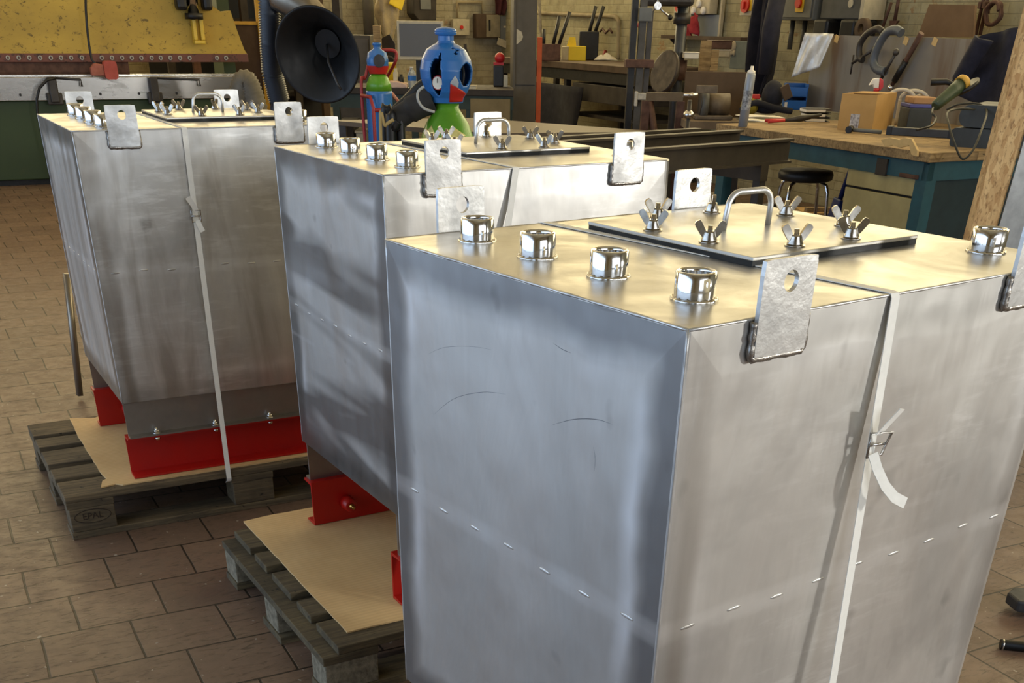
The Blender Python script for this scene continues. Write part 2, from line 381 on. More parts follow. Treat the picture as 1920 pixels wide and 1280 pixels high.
def worn(name, base, dark, rusty, vec=(1, 1, 1), s1=9, thr=.58, amt=.9):
    t = NT(name); v = t.coords(vec)
    a = t.ramp(t.noise(s1, 6, .75, v, .6), [(thr, 0.), (thr+.05, 1.)]); b = t.ramp(t.noise(1.5, 4, .6, v), [(.4, 0.), (.7, 1.)]); cc = t.ramp(t.noise(4, 6, .7, v), [(.6, 0.), (.7, 1.)])
    c = t.mix(t.math('MULTIPLY', b, .35), lin(base), lin(dark)); c = t.mix(t.math('MULTIPLY', cc, .35), c, lin(rusty)); c = t.mix(t.math('MULTIPLY', a, amt), c, lin(dark))
    t.put(t.b, 'Base Color', c); t.b.inputs['Roughness'].default_value = .55; return t.m
def osb_mat():
    t = NT('osb_board'); v = t.coords((1, 1, .45)); vo = t.n('ShaderNodeTexVoronoi'); t.put(vo, 'Vector', v); vo.inputs['Scale'].default_value = 60
    f = t.n('ShaderNodeSeparateColor'); t.put(f, 0, vo.outputs['Color']); n = t.noise(70, 4, .7, v, .2)
    c = t.mix(f.outputs[0], lin((216, 184, 132)), lin((178, 140, 92))); c = t.mix(t.ramp(n, [(.52, 0.), (.66, .8)]), c, lin((122, 90, 56)))
    t.put(t.b, 'Base Color', c); t.b.inputs['Roughness'].default_value = .8; return t.m
osb_m = osb_mat()
galv_m = simple('galvanised_sheet', (150, 154, 156), .4, .6, .3, 14)
ypaint = worn('worn_yellow_paint', (196, 164, 66), (70, 56, 26), (132, 112, 68), (.8, 1, 1.3), 21, .575, .8)
green_m = worn('dark_green_paint', (48, 66, 34), (26, 36, 20), (60, 66, 34), (1, 1, 1), 3, .62, .5)
wallm = brick_mat('painted_brick', (176, 168, 142), (164, 156, 130), (100, 90, 70), (146, 106, 72))
wally = brick_mat('yellowed_painted_brick', (172, 164, 130), (158, 150, 116), (96, 84, 58), (140, 106, 66))
conc = simple('plain_render', (176, 164, 138), .9, 0, .25, 2)
ceil_m = simple('pale_ceiling', (206, 190, 150), .9, 0, .15, 2)

# ------------------------------------------------------------------ setting
fl = MB().box(-14, 14, -8, 20, -.1, 0); fo = struct('floor', fl, floor_mat(), Matrix.Rotation(.475, 4, 'Z'))
FR = Matrix.Rotation(TH, 4, 'Z')
wb_ = MB(); WZ0, WZ1 = 1.75, 4.5
wb_.box(-8, 7.6, 15.6, 15.8, 0, WZ0); wb_.box(-8, 7.6, 15.6, 15.8, WZ1, 5.2); wb_.box(-8, -4.6, 15.6, 15.8, WZ0, WZ1); wb_.box(6.9, 7.6, 15.6, 15.8, WZ0, WZ1); struct('wall_back', wb_, wallm, FR)
wr_ = MB(); wr_.box(7.4, 7.6, -6, 15.6, 0, WZ0); wr_.box(7.4, 7.6, -6, 15.6, WZ1, 5.2); wr_.box(7.4, 7.6, -6, 1.4, WZ0, WZ1); wr_.box(7.4, 7.6, 15.0, 15.6, WZ0, WZ1); struct('wall_right', wr_, wally, FR)
def pane_mat(WINE=3.5):
    t = NT('glowing_warm_pane'); t.b.inputs['Base Color'].default_value = (.8, .74, .5, 1); t.b.inputs['Emission Color'].default_value = (1, .83, .48, 1); t.b.inputs['Emission Strength'].default_value = WINE; return t.m  # emissive pane, warm glow set to brighten the tank tops
pane_m = pane_mat()
wn = struct('unseen_window_1', MB().box(-4.6, 6.9, 15.70, 15.74, WZ0, WZ1), pane_mat(5.0), FR)  # unseen high window, added so the tank tops reflect warm light
fr_ = MB()
for k in range(13): x = -4.6+11.5*k/12; fr_.box(x-.02, x+.02, 15.62, 15.70, WZ0, WZ1)
for k in range(4): z = WZ0+(WZ1-WZ0)*k/3; fr_.box(-4.6, 6.9, 15.62, 15.70, z-.02, z+.02)
o_ = fr_.obj('window_frame', grey_m); o_.parent = wn
wn = struct('unseen_window_2', MB().box(7.50, 7.54, 1.4, 15.0, WZ0, WZ1), pane_m, FR)  # second unseen glowing window, added for the same warm reflections
fr_ = MB()
for k in range(15): y = 1.4+13.6*k/14; fr_.box(7.42, 7.50, y-.02, y+.02, WZ0, WZ1)
for k in range(4): z = WZ0+(WZ1-WZ0)*k/3; fr_.box(7.42, 7.50, 1.4, 15.0, z-.02, z+.02)
o_ = fr_.obj('window_frame', grey_m); o_.parent = wn
wl = MB(); wl.box(-5.2, -5.0, 9.8, 15.6, 0, 5.2); wl.box(-5.2, -5.0, -6, -3, 0, 5.2); wl.box(-5.2, -5.0, -3, 9.8, 4.0, 5.2); struct('wall_left', wl, conc, FR)
wf = MB(); wf.box(-5, 7.4, -6.2, -6, 0, 1.2); wf.box(-5, 7.4, -6.2, -6, 4.2, 5.2); wf.box(-5, -1, -6.2, -6, 1.2, 4.2); wf.box(5.6, 7.4, -6.2, -6, 1.2, 4.2); struct('wall_front', wf, conc, FR)
struct('ceiling', MB().box(-5.2, 7.6, -6.2, 15.8, 5.2, 5.3), ceil_m, FR)

# ------------------------------------------------------------------ tanks
W, L, Z0, Z1 = .6466, .7564, .3908, 1.1448
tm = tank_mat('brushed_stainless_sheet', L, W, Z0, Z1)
def plate_hole(mb, x0, x1, z0, z1, hx, hz, hr, ya, yb, n=32, r=.004):
    ang = [2*PI*i/n for i in range(n)]; out = []
    cor = [(x0, z0), (x1, z0), (x1, z1), (x0, z1)]; pts = []
    for a in ang:
        dx, dz = math.cos(a), math.sin(a); ts = []
        if abs(dx) > 1e-6: ts.append(((x1 if dx > 0 else x0)-hx)/dx)
        if abs(dz) > 1e-6: ts.append(((z1 if dz > 0 else z0)-hz)/dz)
        tt = min(ts); pts.append([hx+dx*tt, hz+dz*tt])
    for k, (cx, cz) in enumerate(cor):
        i = min(range(n), key=lambda j: (pts[j][0]-cx)**2+(pts[j][1]-cz)**2)
        pts[i] = [cx+(r*.3 if cx == x0 else -r*.3), cz+(r*.3 if cz == z0 else -r*.3)]
    rows = []
    for y in (ya, yb):
        rows.append([mb.bm.verts.new((p[0], y, p[1])) for p in pts])
        rows.append([mb.bm.verts.new((hx+hr*math.cos(a), y, hz+hr*math.sin(a))) for a in ang])
    for i in range(n):
        j = (i+1) % n
        for A, B in ((0, 1), (2, 3), (0, 2), (1, 3)): mb.bm.faces.new((rows[A][i], rows[A][j], rows[B][j], rows[B][i]))

def make_tank():
    t = thing('steel_tank', 'x', 'tank', frame((0, 0, 0)))
    b = MB(); m = bmesh.ops.create_cube(b.bm, size=1)
    for v in m['verts']: v.co = Vector(((v.co.x+.5)*L, (v.co.y+.5)*W, Z0+(v.co.z+.5)*(Z1-Z0)))
    far = [e for e in b.bm.edges if all(v.co.x > L-.01 for v in e.verts) and abs(e.verts[0].co.z-e.verts[1].co.z) > .1]
    bmesh.ops.bevel(b.bm, geom=far, offset=.024, segments=6, affect='EDGES', profile=.5)
    near = [e for e in b.bm.edges if all(v.co.x < .01 for v in e.verts) and abs(e.verts[0].co.z-e.verts[1].co.z) > .1]
    bmesh.ops.bevel(b.bm, geom=near, offset=.004, segments=3, affect='EDGES', profile=.5)
    tb = [e for e in b.bm.edges if abs(e.verts[0].co.z-e.verts[1].co.z) < .001 and len(e.link_faces) == 2 and abs(e.link_faces[0].normal.z-e.link_faces[1].normal.z) > .5]
    bmesh.ops.bevel(b.bm, geom=tb, offset=.003, segments=2, affect='EDGES', profile=.5)
    body = part(t, 'tank_shell', b, tm)
    # corner and top seams
    s = MB()
    for yy in (.0015, W-.0015):
        s = MB(); s.tube([(.0015, yy+(.0005 if yy < .1 else -.0005), Z0+(Z1-Z0)*k/30) for k in range(31)], [.0019+.0004*math.sin(k*2.4) for k in range(31)], 8); part(body, 'corner_weld', s, lug_mat)
    e = .0012
    for p, q in (((e, e), (e, W-e)), ((e, e), (L-.02, e)), ((e, W-e), (L-.02, W-e))):
        s = MB(); s.tube([(p[0]+(q[0]-p[0])*k/30, p[1]+(q[1]-p[1])*k/30, Z1-.0012) for k in range(31)], [.0020+.0004*math.sin(k*2.1) for k in range(31)], 8); part(body, 'rim_weld', s, lug_mat)
    for i in range(9):
        x = .05+i*.082
        if x < L-.03: part(body, 'stitch_weld', MB().ball((x, -.0001, .7745+.003*math.sin(i*2)), .0135, .0010, .0026, 10), tm)
    for i in range(7): part(body, 'stitch_weld', MB().ball((-.0001, .06+i*.088, .7745+.003*math.cos(i*2)), .0010, .0135, .0026, 10), tm)
    # lugs, near side then far side
    for side in (0, 1):
        for x0 in (.0955, .5765):
            lug = MB(); ya, yb = (-.0095, -.0035) if side == 0 else (W+.0035, W+.0095)
            plate_hole(lug, x0, x0+.0835, 1.103, 1.2055, x0+.044, 1.181, .0115, ya, yb)
            lo = part(t, 'lifting_lug', lug, lug_mat)
            bd = MB(); yc = -.0045 if side == 0 else W+.0045; xa, xb = x0-.001, x0+.0845
            bd.weld([(xa, yc, 1.142), (xa, yc, 1.104), (xa+.004, yc, 1.101), (xb-.004, yc, 1.101), (xb, yc, 1.104), (xb, yc, 1.142)], .0048, 8, int(x0*100)+side)
            part(lo, 'lug_weld', bd, weld_m)
    # threaded sockets
    for (x, y) in ((.107, .105), (.107, .262), (.107, .414), (.107, .562), (.690, .112)):
        q = MB(); r = .0245
        q.lathe([(r-.0005, 0), (r, .002), (r, .0305), (r-.0015, .032), (r-.0035, .032), (r-.0045, .030), (r-.0052, .0275), (r-.0042, .025), (r-.0052, .0225), (r-.0042, .020), (r-.0052, .0175), (r-.005, .003), (.0001, .003)], (x, y, Z1), 36)
        so = part(t, 'threaded_socket', q, chrome)
        wd = MB(); wd.tube([(x+(r+.001)*math.cos(2*PI*k/40), y+(r+.001)*math.sin(2*PI*k/40), Z1+.0008) for k in range(40)], [.0022+.0007*((k*7) % 3) for k in range(40)], 6, closed=True)
        part(so, 'socket_weld', wd, steel_hw)
        if (x, y) == (.107, .105): pass
    # hatch
    X0, X1, Y0, Y1 = .309, .657, .207, .556; cx, cy = (X0+X1)/2, (Y0+Y1)/2
    g = MB().box(X0+.001, X1-.001, Y0+.001, Y1-.001, Z1+.0002, Z1+.0075)
    lid = MB().box(X0, X1, Y0, Y1, Z1+.0075, Z1+.0125, bev=.0012)
    lo = part(t, 'hatch_lid', lid, lid_m); part(lo, 'gasket', g, rubber)
    zt = Z1+.0125
    for k in range(8):
        a = PI/8+k*PI/4; px, py = cx+.155*math.cos(a), cy+.155*math.sin(a)
        n_ = MB(); n_.lathe([(.0145, 0), (.0145, .0018)], (px, py, zt), 20); n_.cyl((px, py, zt), (px, py, zt+.022), .0038, 10)
        n_.lathe([(.0118, .0018), (.0114, .004), (.0080, .013), (.0076, .015)], (px, py, zt), 16)
        q = Matrix.Rotation([-.5, .9, -.35, -.95, -.7, -.45, -.8, -.6][k], 3, 'Z')
        for sg in (-1, 1):
            tb = []
            rt = Matrix.Rotation(sg*math.radians(34), 3, 'Y')
            for j in range(10):
                aa = 2*PI*(j+.5)/10; sq = lambda q: math.copysign(abs(q)**.5, q)
                tb.append((0.0048*sq(math.cos(aa)), .0122*sq(math.sin(aa))))
            vs = []
            for yy in (-.0028, .0028):
                row = []
                for (bx, bz) in tb:
                    p = rt @ Vector((bx*(1+.12*(bz > 0)), yy, bz)); p = p+Vector((sg*.0128, 0, .0175)); p = q @ p
                    row.append(n_.bm.verts.new(p+Vector((px, py, zt))))
                vs.append(row)
            n_.bm.faces.new(vs[0]); n_.bm.faces.new(vs[1][::-1])
            for j in range(10): n_.bm.faces.new((vs[0][j], vs[0][(j+1) % 10], vs[1][(j+1) % 10], vs[1][j]))
        part(lo, 'wing_nut', n_, nut_m)
    h = MB(); pts = []; hy = cy+.008; ha, hb, hh, rr = cx-.044, cx+.048, .050, .022
    pts.append((ha-.004, hy, zt)); pts.append((ha-.001, hy, zt+hh*.45))
    for j in range(7): a = PI-.5*PI*j/6; pts.append((ha+rr+rr*math.cos(a), hy, zt+hh-rr+rr*math.sin(a)))
    for j in range(7): a = .5*PI-.5*PI*j/6; pts.append((hb-rr+rr*math.cos(a), hy, zt+hh-rr+rr*math.sin(a)))
    pts.append((hb-.001, hy, zt))
    h.tube(pts, .0045, 12); part(lo, 'lifting_handle', h, lug_mat)
    # feet: folded stainless brackets bolted on red channels
    for side in (0, 1):
        sg = 1 if side == 0 else -1; yo = 0 if side == 0 else W
        Y = lambda d: yo+sg*d
        br = MB()
        br.prism([(Y(.022), Z0), (Y(.027), Z0), (Y(.027), .281), (Y(-.006), .281), (Y(-.006), .286), (Y(.022), .286)], 'x', .004, L-.004)
        bo = part(t, 'support_bracket', br, bracket_m)
        for i, x in enumerate((.09, .28, .465, .655)):
            bt = MB(); bt.lathe([(.0125, 0), (.0125, .002)], (x, Y(.008), .286), 16); bt.lathe([(.0095, .002), (.0095, .010), (.0085, .0105)], (x, Y(.008), .286), 6); bt.cyl((x, Y(.008), .286), (x, Y(.008), .304), .0045, 10)
            part(bo, 'bolt', bt, chrome)
            nb = MB(); nb.lathe([(.0095, 0), (.0095, .008)], (x, Y(.008), .2655), 6); part(bo, 'nut', nb, steel_hw)
        ch = MB(); a, b_ = .150, .281; tw = .006
        ch.prism([(Y(-.002), a), (Y(.052), a), (Y(.052), b_), (Y(-.002), b_), (Y(-.002), b_-tw), (Y(.052-tw), b_-tw-.003), (Y(.052-tw), a+tw+.003), (Y(-.002), a+tw)], 'x', -.004, L+.004)
        co = part(t, 'base_channel', ch, red_m)
        if side == 1:
            x, z = .10, .205; y0 = Y(.052)
            bs = MB(); bs.lathe([(.021, 0), (.021, .024), (.019, .026), (.019, .038), (.014, .040)], (x, y0, z), 24, (0, -1, 0)); part(co, 'pipe_boss', bs, red_m)
            ns = MB(); ns.lathe([(.008, 0), (.008, .006), (.004, .008), (.004, .014), (.0055, .016), (.003, .020)], (x, y0-.040, z), 12, (0, -1, 0)); part(co, 'grease_nipple', ns, brass_m)
            z = .335; y1 = Y(.027)
            bs = MB(); bs.lathe([(.020, 0), (.020, .012), (.018, .013), (.017, .034), (.012, .036)], (x, y1, z), 24, (0, -1, 0)); part(bo, 'drain_spigot', bs, chrome)
            ns = MB(); ns.lathe([(.011, 0), (.011, .006), (.006, .008), (.005, .016), (.003, .018)], (x, y1-.036, z), 12, (0, -1, 0)); part(bo, 'spigot_plug', ns, brass_m)
    return t
T1 = (-1.23673, 3.32403, .50107); T2 = (-.28516, 2.45738, .54248); T3 = (.18031, 1.16975, .62533)
G_T = 'stainless steel tanks on pallets'
t3 = make_tank(); t2 = dup(t3); t1 = dup(t3)
for o, T, lb in ((t1, T1, 'brushed stainless steel tank on the pallet farthest left, nearest the yellow press'),
                 (t2, T2, 'brushed stainless steel tank standing between the other two, with swirling polish marks'),
                 (t3, T3, 'large brushed stainless steel tank in the right foreground')):
    o.matrix_world = frame((T[0], T[1], 0), T[2]); o['label'] = lb; o['group'] = G_T
    if o is not t3:
        sh = [k for k in kids(o) if k.name.startswith('tank_shell')][0]; sh.data = sh.data.copy()
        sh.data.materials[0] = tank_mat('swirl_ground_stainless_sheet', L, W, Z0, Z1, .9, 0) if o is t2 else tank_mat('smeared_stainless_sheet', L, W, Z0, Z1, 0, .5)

sh3 = [k for k in kids(t3) if k.name.startswith('tank_shell')][0]; F3 = t3.matrix_world; scm = simple('dark_scratch', (116, 120, 126), .6, .2, .2, 40)
def scratch(pts, r, seed=0):
    P = []
    for px, py in pts:
        q = F3.inverted() @ AP(px, py, F3 @ Vector((0, 0, 0)), F3.to_3x3() @ Vector((1, 0, 0))); P.append(Vector((.0001, q.y, q.z)))
    out = []
    for i in range(len(P)-1):
        p0, p1, p2, p3 = P[max(i-1, 0)], P[i], P[i+1], P[min(i+2, len(P)-1)]
        for j in range(6): u = j/6; out.append(.5*((2*p1)+(p2-p0)*u+(2*p0-5*p1+4*p2-p3)*u*u+(3*p1-p0-3*p2+p3)*u**3))
    out.append(P[-1]); n = len(out); rr = [.6*r*math.sin(PI*(k+.6)/(n+.2)) for k in range(n)]
    part(sh3, 'scratch', MB().tube(out, rr, 6), scm)
scratch([(808, 782), (850, 748), (905, 735), (955, 740)], .0007); scratch([(1030, 798), (1075, 786), (1118, 786), (1150, 796)], .0010); scratch([(795, 668), (830, 652), (880, 649), (935, 658)], .0005)
scratch([(1036, 642), (1055, 655), (1072, 662)], .0008); scratch([(1112, 835), (1116, 860), (1114, 885)], .0006)

# ------------------------------------------------------------------ pallets
def make_pallet(mat, poke=0, chip=False, stack=(0, 0)):
    t = thing('pallet', 'x', 'pallet', frame((0, 0, 0)))
    ys = [(0, .145), (.182, .282), (.3275, .4725), (.518, .618), (.655, .8)]
    for i, (a, b_) in enumerate(ys):
        m = MB(); m.box(poke, 1.2, a, b_, .122, .144, bev=.003); part(t, 'deck_board', m, mat)
    for (a, b_) in ((0, .145), (.5275, .6725), (1.055, 1.2)):
        part(t, 'cross_board', MB().box(a, b_, .0, .8, .100, .122, bev=.002), mat)
        for (c, d) in ((0, .1), (.35, .45), (.7, .8)): part(t, 'block', MB().box(a+.004, b_-.002, c+.002, d-.002, .022, .100, bev=.003), block_m if chip else mat)
    for (c, d) in ((0, .1), (.3275, .4725), (.7, .8)): part(t, 'bottom_board', MB().box(0, 1.2, c, d, 0, .022, bev=.002), mat)
    return t
PA1 = (-1.41562, 3.16448, .50679); PA2 = (-.45724, 2.22137, .53417)
c, s = math.cos(T3[2]), math.sin(T3[2]); PA3 = (T3[0]-.26*c+.055*s, T3[1]-.26*s-.055*c, T3[2]-.008)
p1 = make_pallet(pallet_m); p1.matrix_world = frame((PA1[0], PA1[1], 0), PA1[2]); p1['label'] = 'weathered wooden pallet with a stamped corner block, under the left tank'; p1['group'] = 'wooden pallets under the tanks'
p2 = make_pallet(pallet2_m, .04, True); p2.matrix_world = frame((PA2[0], PA2[1], 0), PA2[2]); p2['label'] = 'dark wooden pallet with grey chipboard blocks, under the middle tank'; p2['group'] = 'wooden pallets under the tanks'
p3 = make_pallet(pallet2_m, 0, True); p3.matrix_world = frame((PA3[0], PA3[1], 0), PA3[2]); p3['label'] = 'wooden pallet under the large tank in the right foreground'; p3['group'] = 'wooden pallets under the tanks'
# stamped mark on the near corner block of the left pallet
txt = bpy.data.curves.new('stamped_mark', 'FONT'); txt.body = 'EPAL'; txt.size = .030; txt.extrude = .0004; txt.align_x = 'CENTER'; txt.align_y = 'CENTER'
mk = bpy.data.objects.new('stamped_mark', txt); C.objects.link(mk); dg = bpy.context.evaluated_depsgraph_get()
me = bpy.data.meshes.new_from_object(mk.evaluated_get(dg)); bpy.data.objects.remove(mk)
bm_ = MB(); bm_.bm.from_mesh(me)
RX = Matrix.Rotation(PI/2, 3, 'X')
for v in bm_.bm.verts: v.co = RX @ v.co + Vector((.073, .0008, .070))
ring = [(.073+.056*math.cos(2*PI*k/36), .0012, .070+.022*math.sin(2*PI*k/36)) for k in range(36)]
bm_.tube(ring, .0011, 5, closed=True)
blk = [k for k in kids(p1) if k.name.startswith('block')]
blk = min(blk, key=lambda o: sum(v.co.x+v.co.y for v in o.data.vertices)/len(o.data.vertices))
burn = simple('branded_burn', (46, 34, 24), .9, 0, .2, 20)
part(blk, 'stamped_mark', bm_, burn, 'oval mark with the letters EPAL')

def card(F, poly, z, lb, curl=.004):
    m = MB(); vs = []; 
    P = [Vector((a, b_)) for a, b_ in poly]; dense = []
    for i in range(len(P)):
        A, B = P[i], P[(i+1) % len(P)]; n = max(1, int((B-A).length/.03))
        for j in range(n): q = A.lerp(B, j/n); dense.append((q.x+random.uniform(-.0012, .0012), q.y+random.uniform(-.0012, .0012)))
    m.prism(dense, 'z', z, z+.004)
    return solo('cardboard_sheet', lb, 'cardboard', F, m, card_m, 'cardboard sheets under the tank feet')
card(frame((PA1[0], PA1[1], 0), PA1[2]), [(.118, .03), (.165, .042), (.185, .022), (1.02, .022), (1.02, .79), (.25, .775), (.235, .765), (.15, .80), (.142, .56), (.143, .14), (.150, .10), (.132, .085)], .1445, 'thin brown cardboard sheet with torn edges under the left tank feet')
card(frame((PA2[0], PA2[1], 0), PA2[2]), [(.088, .055), (1.06, .045), (1.06, .86), (.30, .85), (.16, .852), (.085, .845)], .1445, 'ribbed brown cardboard sheet under the middle tank feet')
card(frame((PA3[0], PA3[1], 0), PA3[2]), [(.12, .02), (1.06, .02), (1.06, .78), (.12, .78)], .1445, 'brown cardboard sheet hidden under the feet of the foreground tank')

# ------------------------------------------------------------------ packing straps
def strap(T, PA, vt_back, vt, pxb, pyb, lb, zb=.62, buck=.965, tails='long', so=.010):
    F = frame((T[0], T[1], 0), T[2]); Fi = F.inverted(); a = T[2]
    # pallet front edge in tank axes
    pl = Fi @ (frame((PA[0], PA[1], 0), PA[2]) @ Vector((.5, -.004, .12)))
    yb = pl.y
    # low point of the strap seen in the photo, on the slanted plane
    z = zb
    for _ in range(3):
        yoff = (1.145-z)/(1.145-.12)*yb
        P = AP(pxb, pyb, F @ Vector((0, yoff, 0)), F.to_3x3() @ Vector((0, 1, 0))); lp = Fi @ P; z = lp.z
    k = (1.145-.12)/(1.145-lp.z); vb = vt+(lp.x-vt)*k
    top = Vector((vt, -.001, Z1+.0045)); bot = Vector((vb, yb, .122)); n = (bot-top)
    m = MB(); zt = Z1+.0014
    bb = Vector((vt_back, W+.006, .7))
    path = [Vector((vt_back+.01, W+.012, .16)), bb, Vector((vt_back, W+.006, Z1)), Vector((vt_back, W-.004, zt)), Vector((vt, .004, zt)), Vector((vt, -.0015, Z1+.0006)), Vector((vt, -.0035, Z1-.004))]
    st = path[-1]
    for j in range(1, 13): path.append(st.lerp(bot, j/12))
    path.append(Vector((vb, yb+.004, .112))); path.append(Vector((vb, yb+.03, .0985)))
    m.ribbon(path, .0155, .0012, (1, 0, 0))
    o = solo('packing_strap', lb, 'strap', F, m, strap_m, 'white straps round the tanks')
    f = (st.z-buck)/(st.z-bot.z); c = st.lerp(bot, f)+Vector((0, -.004, 0))
    d = (bot-st).normalized()
    w_ = MB(); r = .0022; hw, hh = .0135, .016
    w_.tube([c+Vector((-hw, -.002, hh)), c+Vector((hw*.9, -.014, hh)), c+Vector((hw, -.004, -hh)), c+Vector((-hw*.9, -.002, -hh))], r, 8, closed=True)
    w_.tube([c+Vector((-hw, -.002, 0)), c+Vector((hw, -.008, 0))], r, 8)
    part(o, 'wire_buckle', w_, steel_hw)
    tl = MB()
    if tails == 'long':
        tl.ribbon([c+Vector((-.001, -.004, .012)), c+Vector((.004, -.012, .028)), c+Vector((.012, -.022, .048))], .015, .0011, (1, 0, .1)); part(o, 'strap_tail', tl, strap_m)
        tl = MB(); tl.ribbon([c+Vector((-.004, -.004, -.012)), c+Vector((-.002, -.014, -.030)), c+Vector((.008, -.024, -.052)), c+Vector((.022, -.032, -.068)), c+Vector((.040, -.038, -.078))], .015, .0011, (1, 0, .6)); part(o, 'strap_tail', tl, strap_m)
    else:
        tl.ribbon([c+Vector((.004, -.005, .010)), c+Vector((-.006, -.011, .030)), c+Vector((-.020, -.016, .052))], .015, .0011, (1, 0, .2)); part(o, 'strap_tail', tl, strap_m)
        tl = MB(); tl.ribbon([c+Vector((.002, -.005, -.012)), c+Vector((.006, -.010, -.028)), c+Vector((.012, -.013, -.042))], .015, .0011, (1, 0, .2)); part(o, 'strap_tail', tl, strap_m)
strap(T3, PA3, .292, .3385, 1560, 1275, 'white webbing strap with a wire buckle round the foreground tank')
strap(T2, PA2, .285, .318, 952, 415, 'white webbing strap round the middle tank', 1.03, .80, 'short')
strap(T1, PA1, .300, .308, 428, 885, 'white webbing strap with a buckle and short tails round the left tank', .125, .918, 'short')

# ------------------------------------------------------------------ leaning bar and things on the floor
foot = AZ(151, 748, 0); topb = AY(126, 520, foot.y+.03)
d = (topb-foot); 
m = MB(); m.tube([(0, 0, 0), tuple(d*1.0)], .0155, 4); bar = solo('steel_bar', 'thin square steel bar leaning on end behind the left tank', 'bar', Matrix.Translation(foot+Vector((0, 0, .016))), m, simple('scuffed_bar_steel', (150, 142, 130), .35, .8, .2, 12))
q = AZ(1890, 1150, 0); F = frame(q, .15)
t = thing('floor_tool', 'dark grey floor tool with a flat wedge end on the floor at the lower right', 'tool', F)
part(t, 'fork_tip', MB().prism([(0, .03), (.03, .055), (.6, .07), (.6, -.06), (.05, -.06), (0, -.03)], 'z', .02, .055, .006), simple('scuffed_grey_steel', (64, 66, 70), .5, .3, .3, 14))
part(t, 'wheel', MB().cyl((.10, -.05, .03), (.10, .05, .03), .028, 20), rubber)
part(t, 'body', MB().box(.5, .9, -.09, .11, .0, .12, bev=.02), black_m)
q = AZ(1876, 1206, .016); F = frame((q.x, q.y, 0), -.20)
t = thing('clamp_bar', 'black round bar with a ringed end lying on the floor at the lower right', 'bar', F)
part(t, 'bar', MB().cyl((0, 0, .014), (.55, 0, .014), .014, 18), black_m)
part(t, 'end_ring', MB().tube([(.006, .015*math.cos(a*PI/10), .014+.0145*math.sin(a*PI/10)) for a in range(20)], .0022, 6, closed=True), steel_hw)
# ------------------------------------------------------------------ workshop behind the tanks
FRi = FR.inverted()
def rc(P): return FRi @ Vector(P)
def RV(px0, py0, px1, py1, v):
    a = rc(AV(px0, (py0+py1)/2, v)); b = rc(AV(px1, (py0+py1)/2, v)); mx = (px0+px1)/2
    return min(a.y, b.y), max(a.y, b.y), AV(mx, py1, v).z, AV(mx, py0, v).z
def RU(px0, py0, px1, py1, u):
    a = rc(AU(px0, (py0+py1)/2, u)); b = rc(AU(px1, (py0+py1)/2, u)); mx = (px0+px1)/2
    return min(a.x, b.x), max(a.x, b.x), AU(mx, py1, u).z, AU(mx, py0, u).z
def FV(px0, py0, px1, py1, v):       # frame on a v-plane: local y along the wall, x into it
    u0, u1, z0, z1 = RV(px0, py0, px1, py1, v)
    return frame(R(v, (u0+u1)/2, z0), TH), u1-u0, z1-z0
def FU(px0, py0, px1, py1, u):
    v0, v1, z0, z1 = RU(px0, py0, px1, py1, u)
    return frame(R((v0+v1)/2, u, z0), TH), v1-v0, z1-z0
def D(px0, py0, px1, py1, Y, rz=0):  # frame facing the aisle at distance Y
    mx = (px0+px1)/2; a = AY(px0, py1, Y); b = AY(px1, py1, Y); t_ = AY(mx, py0, Y); P = AY(mx, py1, Y)
    return frame(P, rz), abs(b.x-a.x), t_.z-P.z
def DZ(px0, py0, px1, py1, z, rz=0):
    return D(px0, py0, px1, py1, AZ((px0+px1)/2, py1, z).y, rz)
def loc(F, P): return F.inverted() @ Vector(P)

# --- press brake on the left
U0 = 12.5
t = thing('press_brake', 'long yellow press brake with a steel bed and a dark green base at the left', 'press', frame(R(0, U0, 0), TH))
def lu(px, py, u=U0): q = rc(AU(px, py, u)); return q.x, q.z
xr, zr = lu(461, 98); xs, zs = lu(430, 20); xm, zm = lu(442, 55)
zb_ = lu(200, 100)[1]
poly = [(-3.2, zb_), (xr, zb_), (xr-.02, zb_+.03), lu(452, 82), xm and (xm, zm), (xs, zs), (lu(412, 22)[0], lu(412, 22)[1]), (lu(395, 10)[0], lu(395, 10)[1]), (lu(392, 0)[0], zs+.9), (-3.2, zs+.9)]
part(t, 'ram', MB().prism(poly, 'y', -.04, .06), ypaint, 'worn yellow ram plate')
part(t, 'tool_clamp', MB().box(-3.2, xr, -.075, .05, zb_-.07, zb_, bev=.004), worn('worn_red_paint', (112, 68, 56), (52, 36, 30), (150, 70, 52), (1, 1, 1), 10, .55), 'dull red clamp strip')
for px in [13, 33, 53, 73, 93, 112, 131, 151, 188, 207, 226, 244, 262, 281, 298, 316, 334, 352, 403, 420]:
    x, z = lu(px, 105); m = MB(); m.open_lathe([(.009, 0), (.020, 0), (.019, .01), (.012, .012), (.009, .006)], (x, -.076, zb_-.035), 14, (0, -1, 0)); part(t, 'clamp_bolt', m, lgrey_m)
x1, _ = lu(240, 125); part(t, 'punch', MB().prism([(-.05, zb_-.07), (.02, zb_-.07), (.02, zb_-.15), (-.01, zb_-.22), (-.03, zb_-.22), (-.05, zb_-.15)], 'x', -3.2, x1), rust_m, 'brown steel punch')
zb1 = lu(200, 143)[1]; zb2 = lu(200, 186)[1]; xe = lu(476, 150)[0]
bed = part(t, 'bed_rail', MB().box(-3.2, xe, -.10, .10, zb2, zb1, bev=.005), simple('machined_bed_steel', (176, 174, 170), .22, .9, .4, 5, 0, (1, 1, 4)), 'bright machined bed rail')
for i in range(12):
    m = MB(); m.cyl((-.9+i*.36, -.104, zb2+.05), (-.9+i*.36, -.098, zb2+.05), .012, 10); part(bed, 'bolt_hole', m, black_m)
part(t, 'die_rail', MB().box(-3.2, xe, -.045, .05, zb1, zb1+.018, bev=.002), steel_hw)
